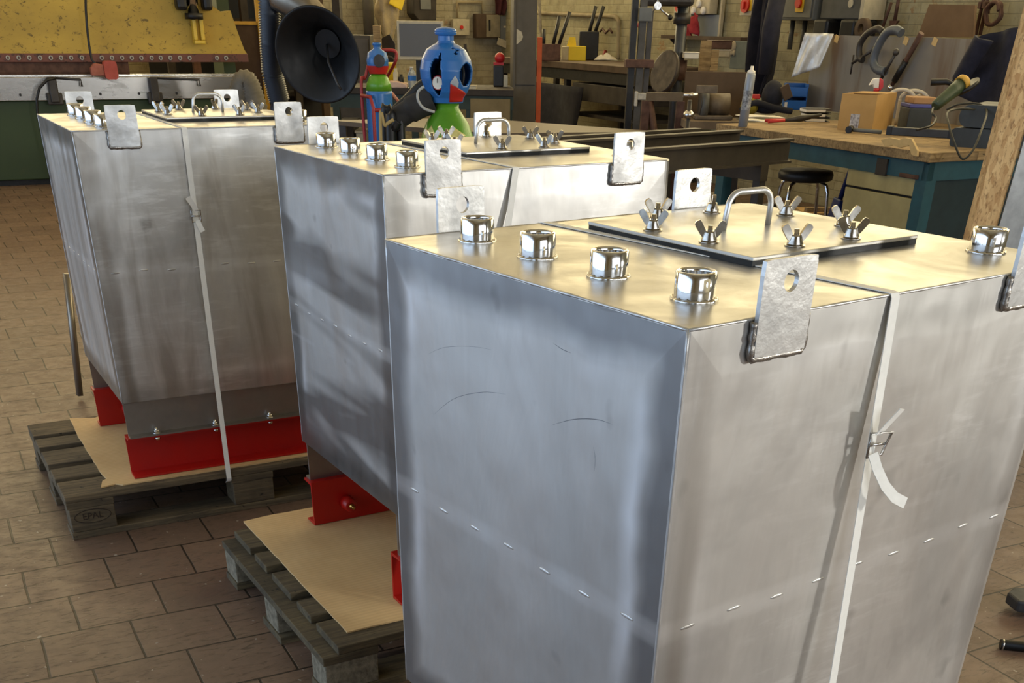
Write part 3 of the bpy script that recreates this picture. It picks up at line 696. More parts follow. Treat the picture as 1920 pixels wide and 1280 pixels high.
part(t, 'base', MB().box(-3.2, xe-.05, -.05, .35, .05, zb2, bev=.01), green_m, 'dark green painted base')
part(t, 'toe', MB().box(-3.2, xe-.1, .02, .33, 0, .05), black_m)
part(t, 'side_frame', MB().box(lu(470, 60)[0]-.25, lu(470, 60)[0]-.13, .25, .7, .0, 2.4), green_m)
for (px0, px1) in ((100, 150), (290, 372)):
    a, z = lu(px0, 146, U0-.13); b2, _ = lu(px1, 146, U0-.13); m = MB()
    m.tube([(a, -.12, z), (b2, -.16, z-.015), (b2, -.17, z-.07)], .010, 8); m.box(a-.06, a+.02, -.17, -.10, z-.20, z+.01, bev=.01); m.box(a-.09, a+.05, -.15, -.10, z-.22, z-.12, bev=.01)
    part(t, 'stop_arm', m, dark_steel)
cyl_x, cyl_z = lu(365, 20)
m = MB(); m.cyl((cyl_x-.04, -.13, cyl_z-.02), (cyl_x-.04, -.13, cyl_z+.5), .052, 20); part(t, 'ram_rod', m, chrome)
m = MB(); m.cyl((cyl_x-.04, -.13, cyl_z-.07), (cyl_x-.04, -.13, cyl_z-.02), .085, 20); m.box(cyl_x-.2, cyl_x-.1, -.2, -.05, cyl_z, cyl_z+.4, bev=.03); m.box(cyl_x+.05, cyl_x+.14, -.2, -.05, cyl_z, cyl_z+.4, bev=.03); part(t, 'cylinder_mount', m, black_m)
m = MB(); m.box(cyl_x-.07, cyl_x-.035, -.16, -.08, cyl_z-.24, cyl_z-.07, bev=.006); m.box(cyl_x+.0, cyl_x+.035, -.16, -.08, cyl_z-.24, cyl_z-.07, bev=.006); m.box(cyl_x-.07, cyl_x+.035, -.16, -.08, cyl_z-.27, cyl_z-.24, bev=.006); part(t, 'clevis', m, simple('bright_yellow_paint', (220, 186, 60), .35, 0, .2, 14))
# hanging foot control
a, z = lu(190, 130, U0-.25); F = frame(R(a, U0-.25, z-.02), TH)
t = thing('control_pendant', 'small red guarded switch hanging on a black cable against the yellow press', 'switch', F)
part(t, 'guard', MB().rounded(.02, .14, -.06, .09, .03, 'y', -.05, .05), simple('faded_red', (176, 74, 60), .5, 0, .2, 12))
part(t, 'body', MB().prism([(-.10, -.03), (.02, -.03), (.02, .06), (-.06, .07), (-.10, .03)], 'y', -.04, .04, .006), simple('dusty_pink_red', (166, 96, 78), .6, 0, .3, 12))
pts = [loc(F, AU(px, py, U0-.2)) for px, py in ((172, 112), (167, 85), (163, 50), (161, 20), (160, -30))]
part(t, 'cable', MB().tube([(-.03, 0, .05)]+pts, .011, 8), black_m)
# cable from the bed to the floor
P = [AU(px, py, U0-.22) for px, py in ((104, 146), (88, 150), (74, 165), (69, 185), (70, 210))]; P.append(R(rc(P[-1]).x, U0-.22, .02))
F = frame(P[-1], 0); solo('power_cable', 'black cable arching from the press bed down to the floor', 'cable', F, MB().tube([loc(F, p) for p in P], .012, 8), black_m)
# yellow guard frame
F, w_, h_ = FU(436, 40, 497, 180, 13.0); t = thing('guard_frame', 'narrow yellow steel guard frame just right of the press', 'frame', frame(R(rc(F.translation).x, 13.0, 0), TH)); zz = F.translation.z
m = MB(); m.box(w_/2-.05, w_/2, -.03, .03, 0, 2.3); part(t, 'post', m, orange_m if 0 else simple('guard_yellow', (196, 150, 40), .5, 0, .25, 12))
m = MB(); m.box(-w_/2, w_/2-.05, -.015, .015, zz+h_-.03, zz+h_); part(t, 'rail', m, bpy.data.materials['guard_yellow'])
m = MB(); m.box(-w_/2, w_/2-.05, .0, .012, .3, zz+h_-.03); part(t, 'infill_panel', m, simple('brown_panel', (70, 50, 34), .8, 0, .3, 5))

# --- fume extraction arm
Y = 5.7; hc = AY(596, 104, Y); n_ = (Vector((-.18, -1, -.30))).normalized()
F = frame((hc.x, hc.y, 0), 0); hl = loc(F, hc); rad = .197
t = thing('fume_extractor', 'black fume extraction hood on a ribbed black hose arm, facing the aisle', 'extractor', F)
back = -n_
m = MB(); prof = [(.060, .175), (.075, .155), (.10, .10), (.135, .045), (rad-.008, .004), (rad, 0), (rad+.003, -.003), (rad-.003, -.006), (rad-.012, 0), (.128, .045), (.093, .10), (.066, .152), (.055, .17)]
m.open_lathe([(r, h) for r, h in prof], hl, 48, back); part(t, 'hood', m, simple('hood_black_plastic', (7, 7, 8), .55, 0, .15, 20))
m = MB(); e0 = hl+back*.168; m.lathe([(.060, 0), (.060, .004)], hl+back*.150, 28, back); part(t, 'dark_throat_disc', m, black_m)  # black disc added across the neck to keep the hood dark inside
m = MB(); q = Vector((.5, -.1, -.85)).normalized(); q = (q-n_*q.dot(n_)).normalized(); m.tube([hl+back*.14, hl+back*.05+q*.05, hl+q*.14-n_*.0, hl+q*.165], .006, 8); part(t, 'inner_handle', m, dark_steel)
d0 = (loc(F, AY(545, 12, Y+.1))-e0)
m = MB(); e1 = loc(F, AY(530, -6, Y+.2)); m.tube([e0, e0+back*.05, e0.lerp(e1, .55)+Vector((0, .03, .04)), e1, loc(F, AY(515, -60, Y+.25))], .072, 20); part(t, 'collar_pipe', m, simple('brushed_duct', (150, 142, 128), .3, .9, .3, 8))
pts = []; rr = []
base = [AY(500, -60, Y+.25), AY(505, 20, Y+.25), AY(507, 80, Y+.27), AY(511, 140, Y+.3), AY(524, 190, Y+.32)]; last = base[-1]; base.append(Vector((last.x+.05, last.y+.05, .45))); base.append(Vector((last.x+.15, last.y+.1, .02)))
N = 150
for i in range(N+1):
    f = i/N*(len(base)-1); k = min(int(f), len(base)-2); p = base[k].lerp(base[k+1], f-k); pts.append(loc(F, p)); rr.append(.052 if i % 2 else .041)
part(t, 'flexible_hose', MB().tube(pts, rr, 18), simple('black_hose', (40, 44, 52), .42, 0, .3, 20), 'ribbed black hose')
# grey flexible hose by the press
F = frame((AY(440, 195, 10.5).x, 10.5, 0), 0); pts = []; rr = []
A0, A1, A2, A3 = AY(434, 205, 10.5), AY(446, 160, 10.5), AY(474, 158, 10.5), AY(496, 205, 10.5)
A0 = Vector((A0.x, A0.y, .1)); A3 = Vector((A3.x, A3.y, .1))
for i in range(81):
    s_ = i/80; p = ((1-s_)**3)*A0+3*s_*(1-s_)**2*(A1+Vector((0, 0, .3)))+3*s_*s_*(1-s_)*(A2+Vector((0, 0, .3)))+s_**3*A3
    pts.append(loc(F, p)); rr.append(.10 if i % 2 else .088)
solo('duct_hose', 'grey ribbed flexible duct bent over beside the yellow press', 'hose', F, MB().tube(pts, rr, 18), simple('grey_duct', (110, 104, 92), .6, .2, .2, 14))

# --- gas cylinder with guard
Y = 4.75
F = frame((AY(838, 200, Y).x, Y, 0), .35)
def gz(py, Y=Y): return AY(838, py, Y).z
t = thing('gas_cylinder', 'tall gas cylinder with a blue valve guard and green shoulder behind the middle tank', 'gas cylinder', F)
zs0, zs1 = gz(262)-.12, gz(188)
green_p = simple('gloss_green_paint', (88, 150, 36), .3, 0, .2, 10); blue_p = simple('gloss_blue_paint', (44, 108, 176), .28, 0, .15, 10)
m = MB(); m.lathe([(.10, 0), (.115, .02), (.115, zs0-.02), (.114, zs0)], (0, 0, 0), 40); part(t, 'body', m, blue_p)
m = MB(); dz = zs1-zs0; m.lathe([(.114, 0), (.112, dz*.3), (.102, dz*.52), (.082, dz*.70), (.056, dz*.84), (.046, dz*.90), (.046, dz)], (0, 0, zs0), 40); part(t, 'shoulder', m, green_p, 'green shoulder')
g0, g1 = gz(192), gz(57); gh = g1-g0
gp = [(.062, 0), (.066, .02*gh/.27), (.082, gh*.16), (.098, gh*.34), (.101, gh*.46), (.094, gh*.60), (.074, gh*.74), (.050, gh*.80), (.034, gh*.83), (.030, gh*.86), (.030, gh*.93), (.040, gh*.945), (.042, gh*.97), (.036, gh*1.0)]
# shell with two openings, cut by angle
def shell(mb, prof, holes, n=160, th=.008):
    # sample finely, drop faces inside the openings
    P = []
    for i in range(len(prof)-1):
        for j in range(9): s_ = j/9; P.append((prof[i][0]*(1-s_)+prof[i+1][0]*s_, prof[i][1]*(1-s_)+prof[i+1][1]*s_))
    P.append(prof[-1]); G = [[mb.bm.verts.new((r*math.cos(2*PI*k/n), r*math.sin(2*PI*k/n), g0+h)) for k in range(n)] for r, h in P]; fs = []
    for i in range(len(P)-1):
        for k in range(n):
            a = (360*(k+.5)/n); hh = (P[i][1]+P[i+1][1])/2/gh; ok = True
            for (ha, hz, wa, wz) in holes:
                da = (a-ha+180) % 360-180
                if (da/wa)**2+((hh-hz)/wz)**2 < 1: ok = False
            if ok: f = mb.bm.faces.new((G[i][k], G[i][(k+1) % n], G[i+1][(k+1) % n], G[i+1][k])); f.smooth = True; fs.append(f)
    bmesh.ops.recalc_face_normals(mb.bm, faces=fs); bmesh.ops.solidify(mb.bm, geom=fs, thickness=th)
    return mb
rz = math.degrees(.35); A = lambda a: a-rz    # world angles
holes = [(A(-32), .40, 25, .165), (A(-112), .37, 15, .27), (A(-102), .62, 4, .09), (A(90), .4, 1, .01), (A(-58), .70, 7, .018), (A(-50), .745, 9, .016), (A(-62), .765, 7, .014)]
part(t, 'valve_guard', shell(MB(), gp, holes), blue_p, 'blue plastic valve guard')
part(t, 'guard_cap', MB().lathe([(.036, 0), (.041, .004), (.041, .010), (.034, .016), (.012, .020), (.0001, .021)], (0, 0, g0+gh*.96), 28), blue_p)
m = MB(); m.cyl((0, 0, g0-.01), (0, 0, g0+gh*.5), .028, 18); m.ball((0, 0, g0+gh*.42), .045, .04, .05); part(t, 'valve', m, simple('valve_block', (40, 38, 36), .4, .5, .2, 20))
m = MB(); ax = Vector((math.cos(math.radians(A(-32))), math.sin(math.radians(A(-32))), 0)); m.tube([ax*.06+Vector((0, 0, g0+gh*.40))+Vector((-ax.y, ax.x, 0))*.030*math.cos(k*PI/12)+Vector((0, 0, 1))*.038*math.sin(k*PI/12) for k in range(24)], .006, 8, closed=True); part(t, 'hand_wheel', m, black_m)
gx = Vector((math.cos(math.radians(A(-110))), math.sin(math.radians(A(-110))), 0)); gc = gx*.082+Vector((0, 0, g0+gh*.29))
m = MB(); m.lathe([(.0245, -.02), (.0245, .0), (.022, .003), (.0205, .002)], gc, 24, gx); ga = part(t, 'pressure_gauge', m, simple('gauge_red', (150, 34, 44), .4, 0, .1, 20), 'round gauge with a red rim')
m = MB(); m.lathe([(.0205, .001), (.0205, .0035)], gc, 24, gx); part(ga, 'dial', m, white_m)
m = MB(); m.box(-.001, .001, -.0005, .0005, 0, .014); 
for v in m.bm.verts: v.co = Vector(v.co)+gc+gx*.0045
part(ga, 'needle', m, black_m)
# red band and white arrow label on the guard
def patch(a0, a1, h0, h1, r_off, name, mat, shape=None):
    m = MB(); n = 14; H = 6
    def rad_at(h):
        for i in range(len(gp)-1):
            if gp[i][1] <= h <= gp[i+1][1]: s_ = (h-gp[i][1])/(gp[i+1][1]-gp[i][1]); return gp[i][0]*(1-s_)+gp[i+1][0]*s_
        return gp[0][0]
    def f(a, b):
        hh0, hh1 = (shape(a) if shape else (h0, h1)); hh = (hh0+(hh1-hh0)*b)*gh; an = math.radians(A(a0+(a1-a0)*a)); r = rad_at(hh)+r_off
        return (r*math.cos(an), r*math.sin(an), g0+hh)
    m.sheet(f, n, H, .0008); part(t, name, m, mat)
patch(-78, -18, .03, .2, .0012, 'red_label', simple('label_red', (184, 36, 28), .4, 0, .2, 14), lambda a: (.02, .27-.14*a if a > .3 else .30-.12*a))
patch(-78, -58, .2, .3, .0016, 'arrow_label', simple('label_grey', (176, 184, 190), .4, 0, .2, 14), lambda a: (.285-.06*a, .30+.10*(1-abs(2*a-1))))
# diamond labels on the shoulder
sp_prof = [(.114, 0), (.112, dz*.3), (.102, dz*.52), (.082, dz*.70), (.056, dz*.84)]
def spatch(ac, wa, hc_, hw, name, mat):
    m = MB()
    def rr_(h):
        for i in range(4):
            if sp_prof[i][1] <= h <= sp_prof[i+1][1]: s_ = (h-sp_prof[i][1])/(sp_prof[i+1][1]-sp_prof[i][1]); return sp_prof[i][0]*(1-s_)+sp_prof[i+1][0]*s_
        return .114
    def f(a, b):
        e = 1-abs(2*a-1); hh = (hc_+(b-.5)*2*hw*max(e, .04))*dz; an = math.radians(A(ac+(a-.5)*2*wa)); r = rr_(hh)+.0015
        return (r*math.cos(an), r*math.sin(an), zs0+hh)
    m.sheet(f, 12, 5, .0008); part(t, name, m, mat)
spatch(-72, 30, .56, .12, 'hazard_label', simple('cream_label', (214, 206, 130), .5, 0, .3, 30)); spatch(-132, 20, .56, .12, 'hazard_label', bpy.data.materials['cream_label'])

# --- welding torch leads beside the cylinder
Yb = 4.6
P = [AY(px, py, Yb) for px, py in ((862, 150), (820, 155), (795, 165), (768, 195), (742, 222), (738, 250))]; P.append(Vector((P[-1].x+.02, P[-1].y, .02)))
F = frame(P[-1], 0); t = thing('torch_lead', 'black sleeved torch lead looped over from behind the gas cylinder', 'cable', frame((P[-1].x, P[-1].y, 0), 0)); F = frame((P[-1].x, P[-1].y, 0), 0)
def smooth(P, n=8):
    out = []
    for i in range(len(P)-1):
        p0 = P[max(i-1, 0)]; p1 = P[i]; p2 = P[i+1]; p3 = P[min(i+2, len(P)-1)]
        for j in range(n):
            s_ = j/n; out.append(.5*((2*p1)+(p2-p0)*s_+(2*p0-5*p1+4*p2-p3)*s_*s_+(3*p1-p0-3*p2+p3)*s_**3))
    out.append(P[-1]); return out
Pa = [AY(px, py, Yb+.14) for px, py in ((812, 186), (780, 200), (754, 216), (741, 228))]
part(t, 'sleeve', MB().tube([loc(F, p) for p in smooth(Pa)], [.046]*12+[.040]*(len(smooth(Pa))-12), 14), simple('torch_sleeve', (44, 42, 40), .8, 0, .25, 20))
Pb = [AY(px, py, Yb+.16) for px, py in ((815, 150), (790, 160), (765, 185), (735, 215), (722, 250))]; Pb.append(Vector((Pb[-1].x, Pb[-1].y, .02)))
part(t, 'lead', MB().tube([loc(F, p) for p in smooth(Pb)], .018, 10), black_m)
Pc = [AY(px, py, Yb+.1) for px, py in ((745, 226), (737, 240), (733, 256))]; Pc.append(Vector((Pc[-1].x, Pc[-1].y, .02)))
part(t, 'lead', MB().tube([loc(F, p) for p in smooth(Pc)], .020, 10), black_m)
Pc = [AY(px, py, Yb+.12) for px, py in ((748, 230), (750, 245), (752, 262))]; Pc.append(Vector((Pc[-1].x, Pc[-1].y, .02)))
part(t, 'lead', MB().tube([loc(F, p) for p in smooth(Pc)], .018, 10), black_m)
Pd = [AY(px, py, Yb) for px, py in ((795, 162), (784, 172), (784, 188), (795, 203), (815, 210))]
part(t, 'grey_tube', MB().tube([loc(F, p) for p in smooth(Pd)], .0048, 8), lgrey_m, 'thin pale grey tube')
Pd = [AY(px, py, Yb+.05) for px, py in ((738, 224), (722, 236), (714, 256))]; Pd.append(Vector((Pd[-1].x, Pd[-1].y, .02)))
part(t, 'earth_wire', MB().tube([loc(F, p) for p in smooth(Pd)], .006, 8), simple('tan_wire', (176, 152, 96), .6, 0, .1, 20), 'thin tan wire')

# --- second cylinder on a red trolley
Y = 8.6
F = frame((AY(712, 200, Y).x, Y, 0), .25); z_ = lambda py: AY(712, py, Y).z
t = thing('gas_cylinder', 'smaller-looking gas cylinder held by a red trolley under the grey screen', 'gas cylinder', F)
r = .092
t.location.z = .055
zz_ = lambda py: z_(py)-.055
m = MB(); m.lathe([(r*.9, 0), (r, .02), (r, zz_(176)), (r*.99, zz_(170))], (0, 0, 0), 28); part(t, 'body', m, blue_p)
m = MB(); a, b2 = zz_(170), zz_(138); m.lathe([(r*.99, a), (r*.9, a+(b2-a)*.45), (r*.7, a+(b2-a)*.8), (r*.5, b2)], (0, 0, 0), 28); part(t, 'shoulder', m, green_p)
a, b2 = zz_(138), zz_(80); h = b2-a; m = MB(); m.open_lathe([(r*.62, a), (r*.78, a+h*.2), (r*.82, a+h*.42), (r*.7, a+h*.68), (r*.3, a+h*.8), (r*.25, a+h*.9), (r*.36, a+h*.94), (r*.3, b2)], (0, 0, 0), 28); m.ball((0, 0, a+h*.4), r*.5); part(t, 'valve_guard', m, blue_p)
m = MB(); m.open_lathe([(r*.64, a), (r*.80, a+h*.2), (r*.83, a+h*.26)], (0, 0, 0), 28); part(t, 'red_band', m, bpy.data.materials['label_red'])
m = MB(); m.lathe([(r*.42, 0), (r*.42, r*.10)], Vector((0, -r*.78, a+h*.42)), 20, (0, -1, .1)); part(t, 'guard_opening', m, black_m)
t = thing('cylinder_trolley', 'red tubular steel trolley holding the smaller-looking gas cylinder', 'trolley', F); rt = simple('trolley_red', (150, 32, 34), .45, 0, .2, 14)
def tp(px, py, y=0): q = loc(F, AY(px, py, Y)); return Vector((q.x, y, q.z))
pts = [Vector((tp(686, 222).x, -.02, .05)), tp(677, 175, .0), tp(685, 145, .02), tp(696, 108, .03), tp(710, 96, .03), tp(738, 95, .03), tp(746, 102, .03), tp(742, 120, .03), tp(731, 150, .16), tp(731, 165, .17)]; pts.append(Vector((pts[-1].x, .17, .05)))
part(t, 'frame', MB().tube(smooth(pts, 5), .011, 10), rt)
part(t, 'front_bar', MB().tube([tp(676, 178, -.02), tp(690, 180, -.10), tp(695, 200, -.13), Vector((tp(695, 200).x, -.13, .05))], .012, 8), rt)
part(t, 'front_bar', MB().tube([tp(741, 178, .12), tp(748, 192, -.02), tp(748, 204, -.10), Vector((tp(748, 204).x, -.10, .05))], .012, 8), rt)
part(t, 'cross_bar', MB().tube([tp(695, 204, -.13), tp(748, 204, -.10)], .012, 8), rt)
part(t, 'foot_plate', MB().box(-.17, .17, -.17, .19, .03, .05), rt)
for sx in (-1, 1): part(t, 'wheel', MB().cyl((sx*.2, .22, .09), (sx*.24, .22, .09), .09, 22), rubber)

# --- plate-topped welding table
zt_ = .75; P = [AZ(612, 225, zt_), AZ(890, 221, zt_), AZ(1245, 247, zt_)]; P.append(P[0]+(P[2]-P[1])*.9)
F = frame((P[0].x, P[0].y, 0), 0); t = thing('welding_table', 'low broad steel-plate welding table behind the middle tank', 'table', F)
ql = [loc(F, p) for p in P]; part(t, 'table_plate', MB().prism([(q.x, q.y) for q in ql], 'z', zt_-.03, zt_), worn('table_plate_steel', (96, 84, 68), (62, 52, 42), (112, 88, 62), (1, 1, 1), 5, .6, .6))
cen = sum(ql, Vector())/4
for q in ql: g = q.lerp(cen, .1); part(t, 'leg', MB().box(g.x-.03, g.x+.03, g.y-.03, g.y+.03, 0, zt_-.03), dark_steel)

# --- long trestle of steel beams
zt_ = .885; beam_m = simple('dark_bronze_beam', (66, 58, 48), .5, .3, .35, 8)
e = [(AZ(1225, 277, zt_), AZ(1482, 259, zt_)), (AZ(1212, 257, zt_), AZ(1388, 243, zt_)), (AZ(1150, 249, zt_), AZ(1310, 240, zt_))]
dr = (e[0][1]-e[0][0]).normalized(); ang = math.atan2(dr.y, dr.x); F = frame((e[0][1].x, e[0][1].y, 0), ang)
t = thing('beam_trestle', 'dark steel trestle of long parallel beams between the tanks and the workbench', 'trestle', F)
for i, (a, b2) in enumerate(e):
    qb = loc(F, b2); m = MB(); m.prism([(qb.y-.03, zt_-.012), (qb.y+.03, zt_-.012), (qb.y+.03, zt_), (qb.y-.03, zt_)], 'x', qb.x-2.0, qb.x); m.prism([(qb.y-.004, zt_-.11), (qb.y+.004, zt_-.11), (qb.y+.004, zt_-.01), (qb.y-.004, zt_-.01)], 'x', qb.x-2.0, qb.x); m.prism([(qb.y-.03, zt_-.12), (qb.y+.03, zt_-.12), (qb.y+.03, zt_-.108), (qb.y-.03, zt_-.108)], 'x', qb.x-2.0, qb.x)
    part(t, 'beam', m, beam_m)
qy = [loc(F, x[1]).y for x in e]
for x in (-.22, -1.7):
    part(t, 'cross_beam', MB().box(x-.03, x+.03, qy[0]-.03, qy[2]+.03, zt_-.20, zt_-.12), beam_m)
    for y in (qy[0], qy[2]): part(t, 'leg', MB().box(x-.025, x+.025, y-.025, y+.025, 0, zt_-.20), dark_steel)
part(t, 'lower_rail', MB().box(-1.9, -.05, qy[0]-.02, qy[0]+.02, .50, .56), black_m); part(t, 'lower_rail', MB().box(-1.9, -.05, qy[2]-.02, qy[2]+.02, .30, .36), black_m)

# --- right-hand workbench
BV, BU0, BU1, BZ = 4.66, 4.66, 6.55, .87
F = frame(R(BV, BU0, 0), TH); t = thing('workbench', 'teal steel workbench with a worn plank top and drab cupboard doors at the right', 'workbench', F)
LB = BU1-BU0; WB = 1.7
for i in range(5): part(t, 'top_plank', MB().box(i*WB/5+.001, (i+1)*WB/5-.001, -.02, LB, BZ-.045, BZ, bev=.003), plank_m)
part(t, 'front_rail', MB().box(.03, .07, 0, LB-.02, BZ-.135, BZ-.045), teal_m); part(t, 'end_rail', MB().box(.03, WB-.03, 0.0, .04, BZ-.135, BZ-.045), teal_m)
part(t, 'back_rail', MB().box(WB-.07, WB-.03, 0, LB-.02, BZ-.135, BZ-.045), teal_m)
for (x, y) in ((.03, 0), (.03, LB-.10), (WB-.1, 0), (WB-.1, LB-.1)):
    part(t, 'leg', MB().box(x, x+.07, y, y+.08, 0, BZ-.135), teal_m)
part(t, 'end_panel', MB().box(.10, WB-.1, .01, .03, .05, BZ-.135), simple('dark_teal_panel', (28, 50, 56), .6, 0, .3, 6))
u0, u1, z0, z1 = RV(1592, 288, 1722, 358, BV+.05); _, _, z2, _ = RV(1588, 364, 1716, 430, BV+.05); y0, y1 = u0-BU0, u1-BU0
part(t, 'cupboard', MB().box(.06, .55, y0-.01, y1+.01, .12, BZ-.14), black_m)
d1 = part(t, 'cupboard_door', MB().box(.04, .06, y0, y1, z0+.0, z1, bev=.003), olive_m); d2 = part(t, 'cupboard_door', MB().box(.04, .06, y0, y1, .15, z0-.012, bev=.003), olive_m)
part(d1, 'handle', MB().box(.022, .042, y0-.03, y0+.11, z0+.085, z0+.105, bev=.003), rust_m)
part(d1, 'keyhole', MB().cyl((.036, (y0+y1)/2+.02, z1-.03), (.041, (y0+y1)/2+.02, z1-.03), .006, 8), black_m)
m = MB(); a = AV(1655, 285, BV+.02); al = loc(F, a); 
part(t, 'latch_plate', MB().box(.018, .030, al.y-.05, al.y+.03, BZ-.14, BZ-.06), dark_steel)
# torn tape on the bench edge
F = frame(AV(1690, 268, BV-.006), TH); m = MB()
pl = [loc(F, AV(px, py, BV-.006)) for px, py in ((1655, 262), (1662, 275), (1678, 272), (1690, 277), (1708, 272), (1712, 290), (1722, 293), (1723, 282), (1712, 260), (1700, 258), (1690, 262), (1672, 258))]
m.prism([(p.y, p.z) for p in pl], 'x', -.012, .002); solo('torn_tape', 'torn strip of cream tape hanging off the workbench edge', 'tape', F, m, simple('cream_tape', (206, 176, 120), .7, 0, .15, 30))

# carton, spray bottle, hoses, tools on the bench
F = frame(AZ(1569, 243, BZ), 0)
a, b2, c2 = AZ(1569, 243, BZ), AZ(1634, 247, BZ), AZ(1692, 232, BZ)
ang = math.atan2(b2.y-a.y, b2.x-a.x); F = frame((b2.x, b2.y, BZ), ang); wl_ = (b2-a).length; dl = .40; hb = AY(1634, 178, b2.y).z-BZ
t = thing('cardboard_box', 'open-topped brown cardboard box with a white label on the workbench', 'box', F)
m = MB(); e_ = .006; m.box(-wl_, 0, 0, e_, 0, hb); m.box(-wl_, 0, dl-e_, dl, 0, hb); m.box(-wl_, -wl_+e_, e_, dl-e_, 0, hb); m.box(-e_, 0, e_, dl-e_, 0, hb); m.box(-wl_+e_, -e_, e_, dl-e_, 0, e_); m.box(-wl_+e_, -e_, dl*.5, dl-e_, hb-e_, hb)
part(t, 'carton', m, cbox_m)
part(t, 'address_label', MB().box(-wl_*.66, -wl_*.40, -.002, 0, .0, hb*.46), simple('printed_label', (206, 202, 198), .7, 0, .5, 55, c2=(110, 104, 110)))
def on(name, label, cat, rect, z=BZ, rz=0, group=None): F, w_, h_ = DZ(*rect, z, rz); return thing(name, label, cat, F, group), w_, h_, F
F, w_, h_ = D(1626, 146, 1653, 190, 8.15); F.translation.z = BZ; h_ = AY(1640, 146, 8.15).z-BZ
t = thing('spray_bottle', 'trigger spray bottle with a white and red head behind the cardboard box', 'bottle', F)
part(t, 'bottle', MB().lathe([(.03, 0), (.034, .01), (.034, h_*.5), (.014, h_*.72)], (0, 0, 0), 20), lgrey_m)
part(t, 'collar', MB().cyl((0, 0, h_*.70), (0, 0, h_*.78), .018, 16), simple('spray_red', (196, 46, 52), .4, 0, .1, 20))
part(t, 'trigger_head', MB().prism([(-.055, h_*.84), (-.035, h_*.98), (.005, h_*1.0), (.01, h_*.78), (-.02, h_*.78), (-.03, h_*.86)], 'y', -.013, .013, .003), simple('spray_white', (226, 222, 214), .4, 0, .05, 20))
part(t, 'trigger', MB().prism([(.008, h_*1.0), (.032, h_*.96), (.040, h_*.8), (.022, h_*.72), (.010, h_*.80)], 'y', -.012, .012, .003), bpy.data.materials['spray_red'])
hose_m = simple('white_rubber_hose', (206, 196, 176), .5, 0, .1, 20)
F = frame((AZ(1728, 215, BZ).x-.1, 8.05, BZ), 0); m = MB()
for (cx, cy, r1, r2) in ((1728, 196, 18, 17), (1714, 190, 27, 20), (1690, 188, 26, 20)):
    pp = []
    for k in range(15): a = PI*.0+PI*k/14; P_ = AY(cx+r1*math.cos(a), cy-r2*math.sin(a), 8.05+.05*(cx-1700)/30); pp.append(loc(F, P_))
    pp = [Vector((pp[0].x, pp[0].y, .0))]+pp+[Vector((pp[-1].x, pp[-1].y, .0))]; m.tube(smooth(pp, 3), .011, 8)
solo('hose_coil', 'coils of white hose standing between the cardboard box and the power tool', 'hose', F, m, hose_m)
a = AZ(1722, 252, BZ); F, w_, h_ = D(1700, 204, 1745, 235, a.y+.35, .0); F.translation.z = BZ; h_ = .16
t = thing('charger_unit', 'small dark box with a blue strip and tan top beside the cardboard box', 'tool box', F)
part(t, 'case', MB().box(-w_/2, w_/2, 0, .2, 0, h_*.75, bev=.008), simple('slate_plastic', (62, 68, 70), .5, 0, .2, 12)); part(t, 'blue_strip', MB().box(-w_/2-.002, w_/2+.002, -.002, .2, h_*.75, h_*.87, bev=.003), simple('violet_blue', (84, 88, 160), .5, 0, .1, 12)); part(t, 'top_pack', MB().box(-w_/2+.02, w_/2+.01, .02, .2, h_*.87, h_*1.1, bev=.006), simple('tan_pack', (176, 132, 84), .6, 0, .2, 12))
# angle grinder leaning in green and yellow
a, b2 = AY(1752, 200, 7.15), AY(1800, 160, 7.25); F = frame((a.x, a.y, a.z-.03), 0); ax = (b2-a); L_ = ax.length; ax.normalize()
t = thing('angle_grinder', 'green and yellow angle grinder lying tilted on the tool case', 'power tool', F)
o0 = Vector((0, 0, .03)); part(t, 'body', MB().tube([o0+ax*L_*s_ for s_ in (0, .05, .3, .7, 1)], [.022, .030, .032, .038, .040], 18), simple('grinder_green', (50, 66, 46), .45, 0, .2, 14))
part(t, 'gear_collar', MB().tube([o0+ax*L_, o0+ax*(L_+.03), o0+ax*(L_+.05)], [.046, .046, .030], 18), simple('grinder_yellow', (206, 160, 60), .45, 0, .2, 14))
part(t, 'guard', MB().lathe([(.075, 0), (.075, .02), (.06, .025)], o0+ax*(L_+.06)+Vector((0, 0, -.03)), 24, (ax.z, 0, -ax.x)), black_m)
part(t, 'side_handle', MB().tube([o0+ax*L_*.95, o0+ax*L_*.95+Vector((-.06, .05, .02)), o0+ax*L_*.95+Vector((-.14, .08, .015))], [.008, .016, .018], 12), black_m)
pts = [AY(px, py, yy) for px, py, yy in ((1750, 202, 7.1), (1748, 212, 7.0), (1755, 222, 6.95), (1745, 236, 6.8), (1718, 244, 6.75))]
part(t, 'flex', MB().tube([loc(F, p) for p in smooth(pts)], .006, 8), black_m)
# hard tool case
a = AZ(1820, 268, BZ); F = frame((AZ(1815, 262, BZ).x, 6.45, BZ), -.55); t = thing('tool_case', 'large dark moulded tool case at the right end of the workbench', 'tool case', F); cm = simple('case_dark', (48, 52, 52), .5, 0, .25, 9)
part(t, 'lower_shell', MB().rounded(-.30, .20, 0, .09, .02, 'y', 0, .42), cm); part(t, 'lid', MB().rounded(-.28, .20, .095, .20, .05, 'y', .01, .41), cm)
part(t, 'latch', MB().box(-.05, .02, -.012, .0, .06, .13, bev=.004), black_m)
pts = [AY(px, py, yy) for px, py, yy in ((1775, 205, 6.75), (1800, 195, 6.7), (1835, 195, 6.6), (1850, 210, 6.5), (1840, 245, 6.2), (1825, 280, 6.1), (1805, 298, 6.1), (1790, 270, 6.1), (1778, 230, 6.2), (1776, 212, 6.35), (1790, 205, 6.5), (1815, 204, 6.55), (1848, 208, 6.6))]
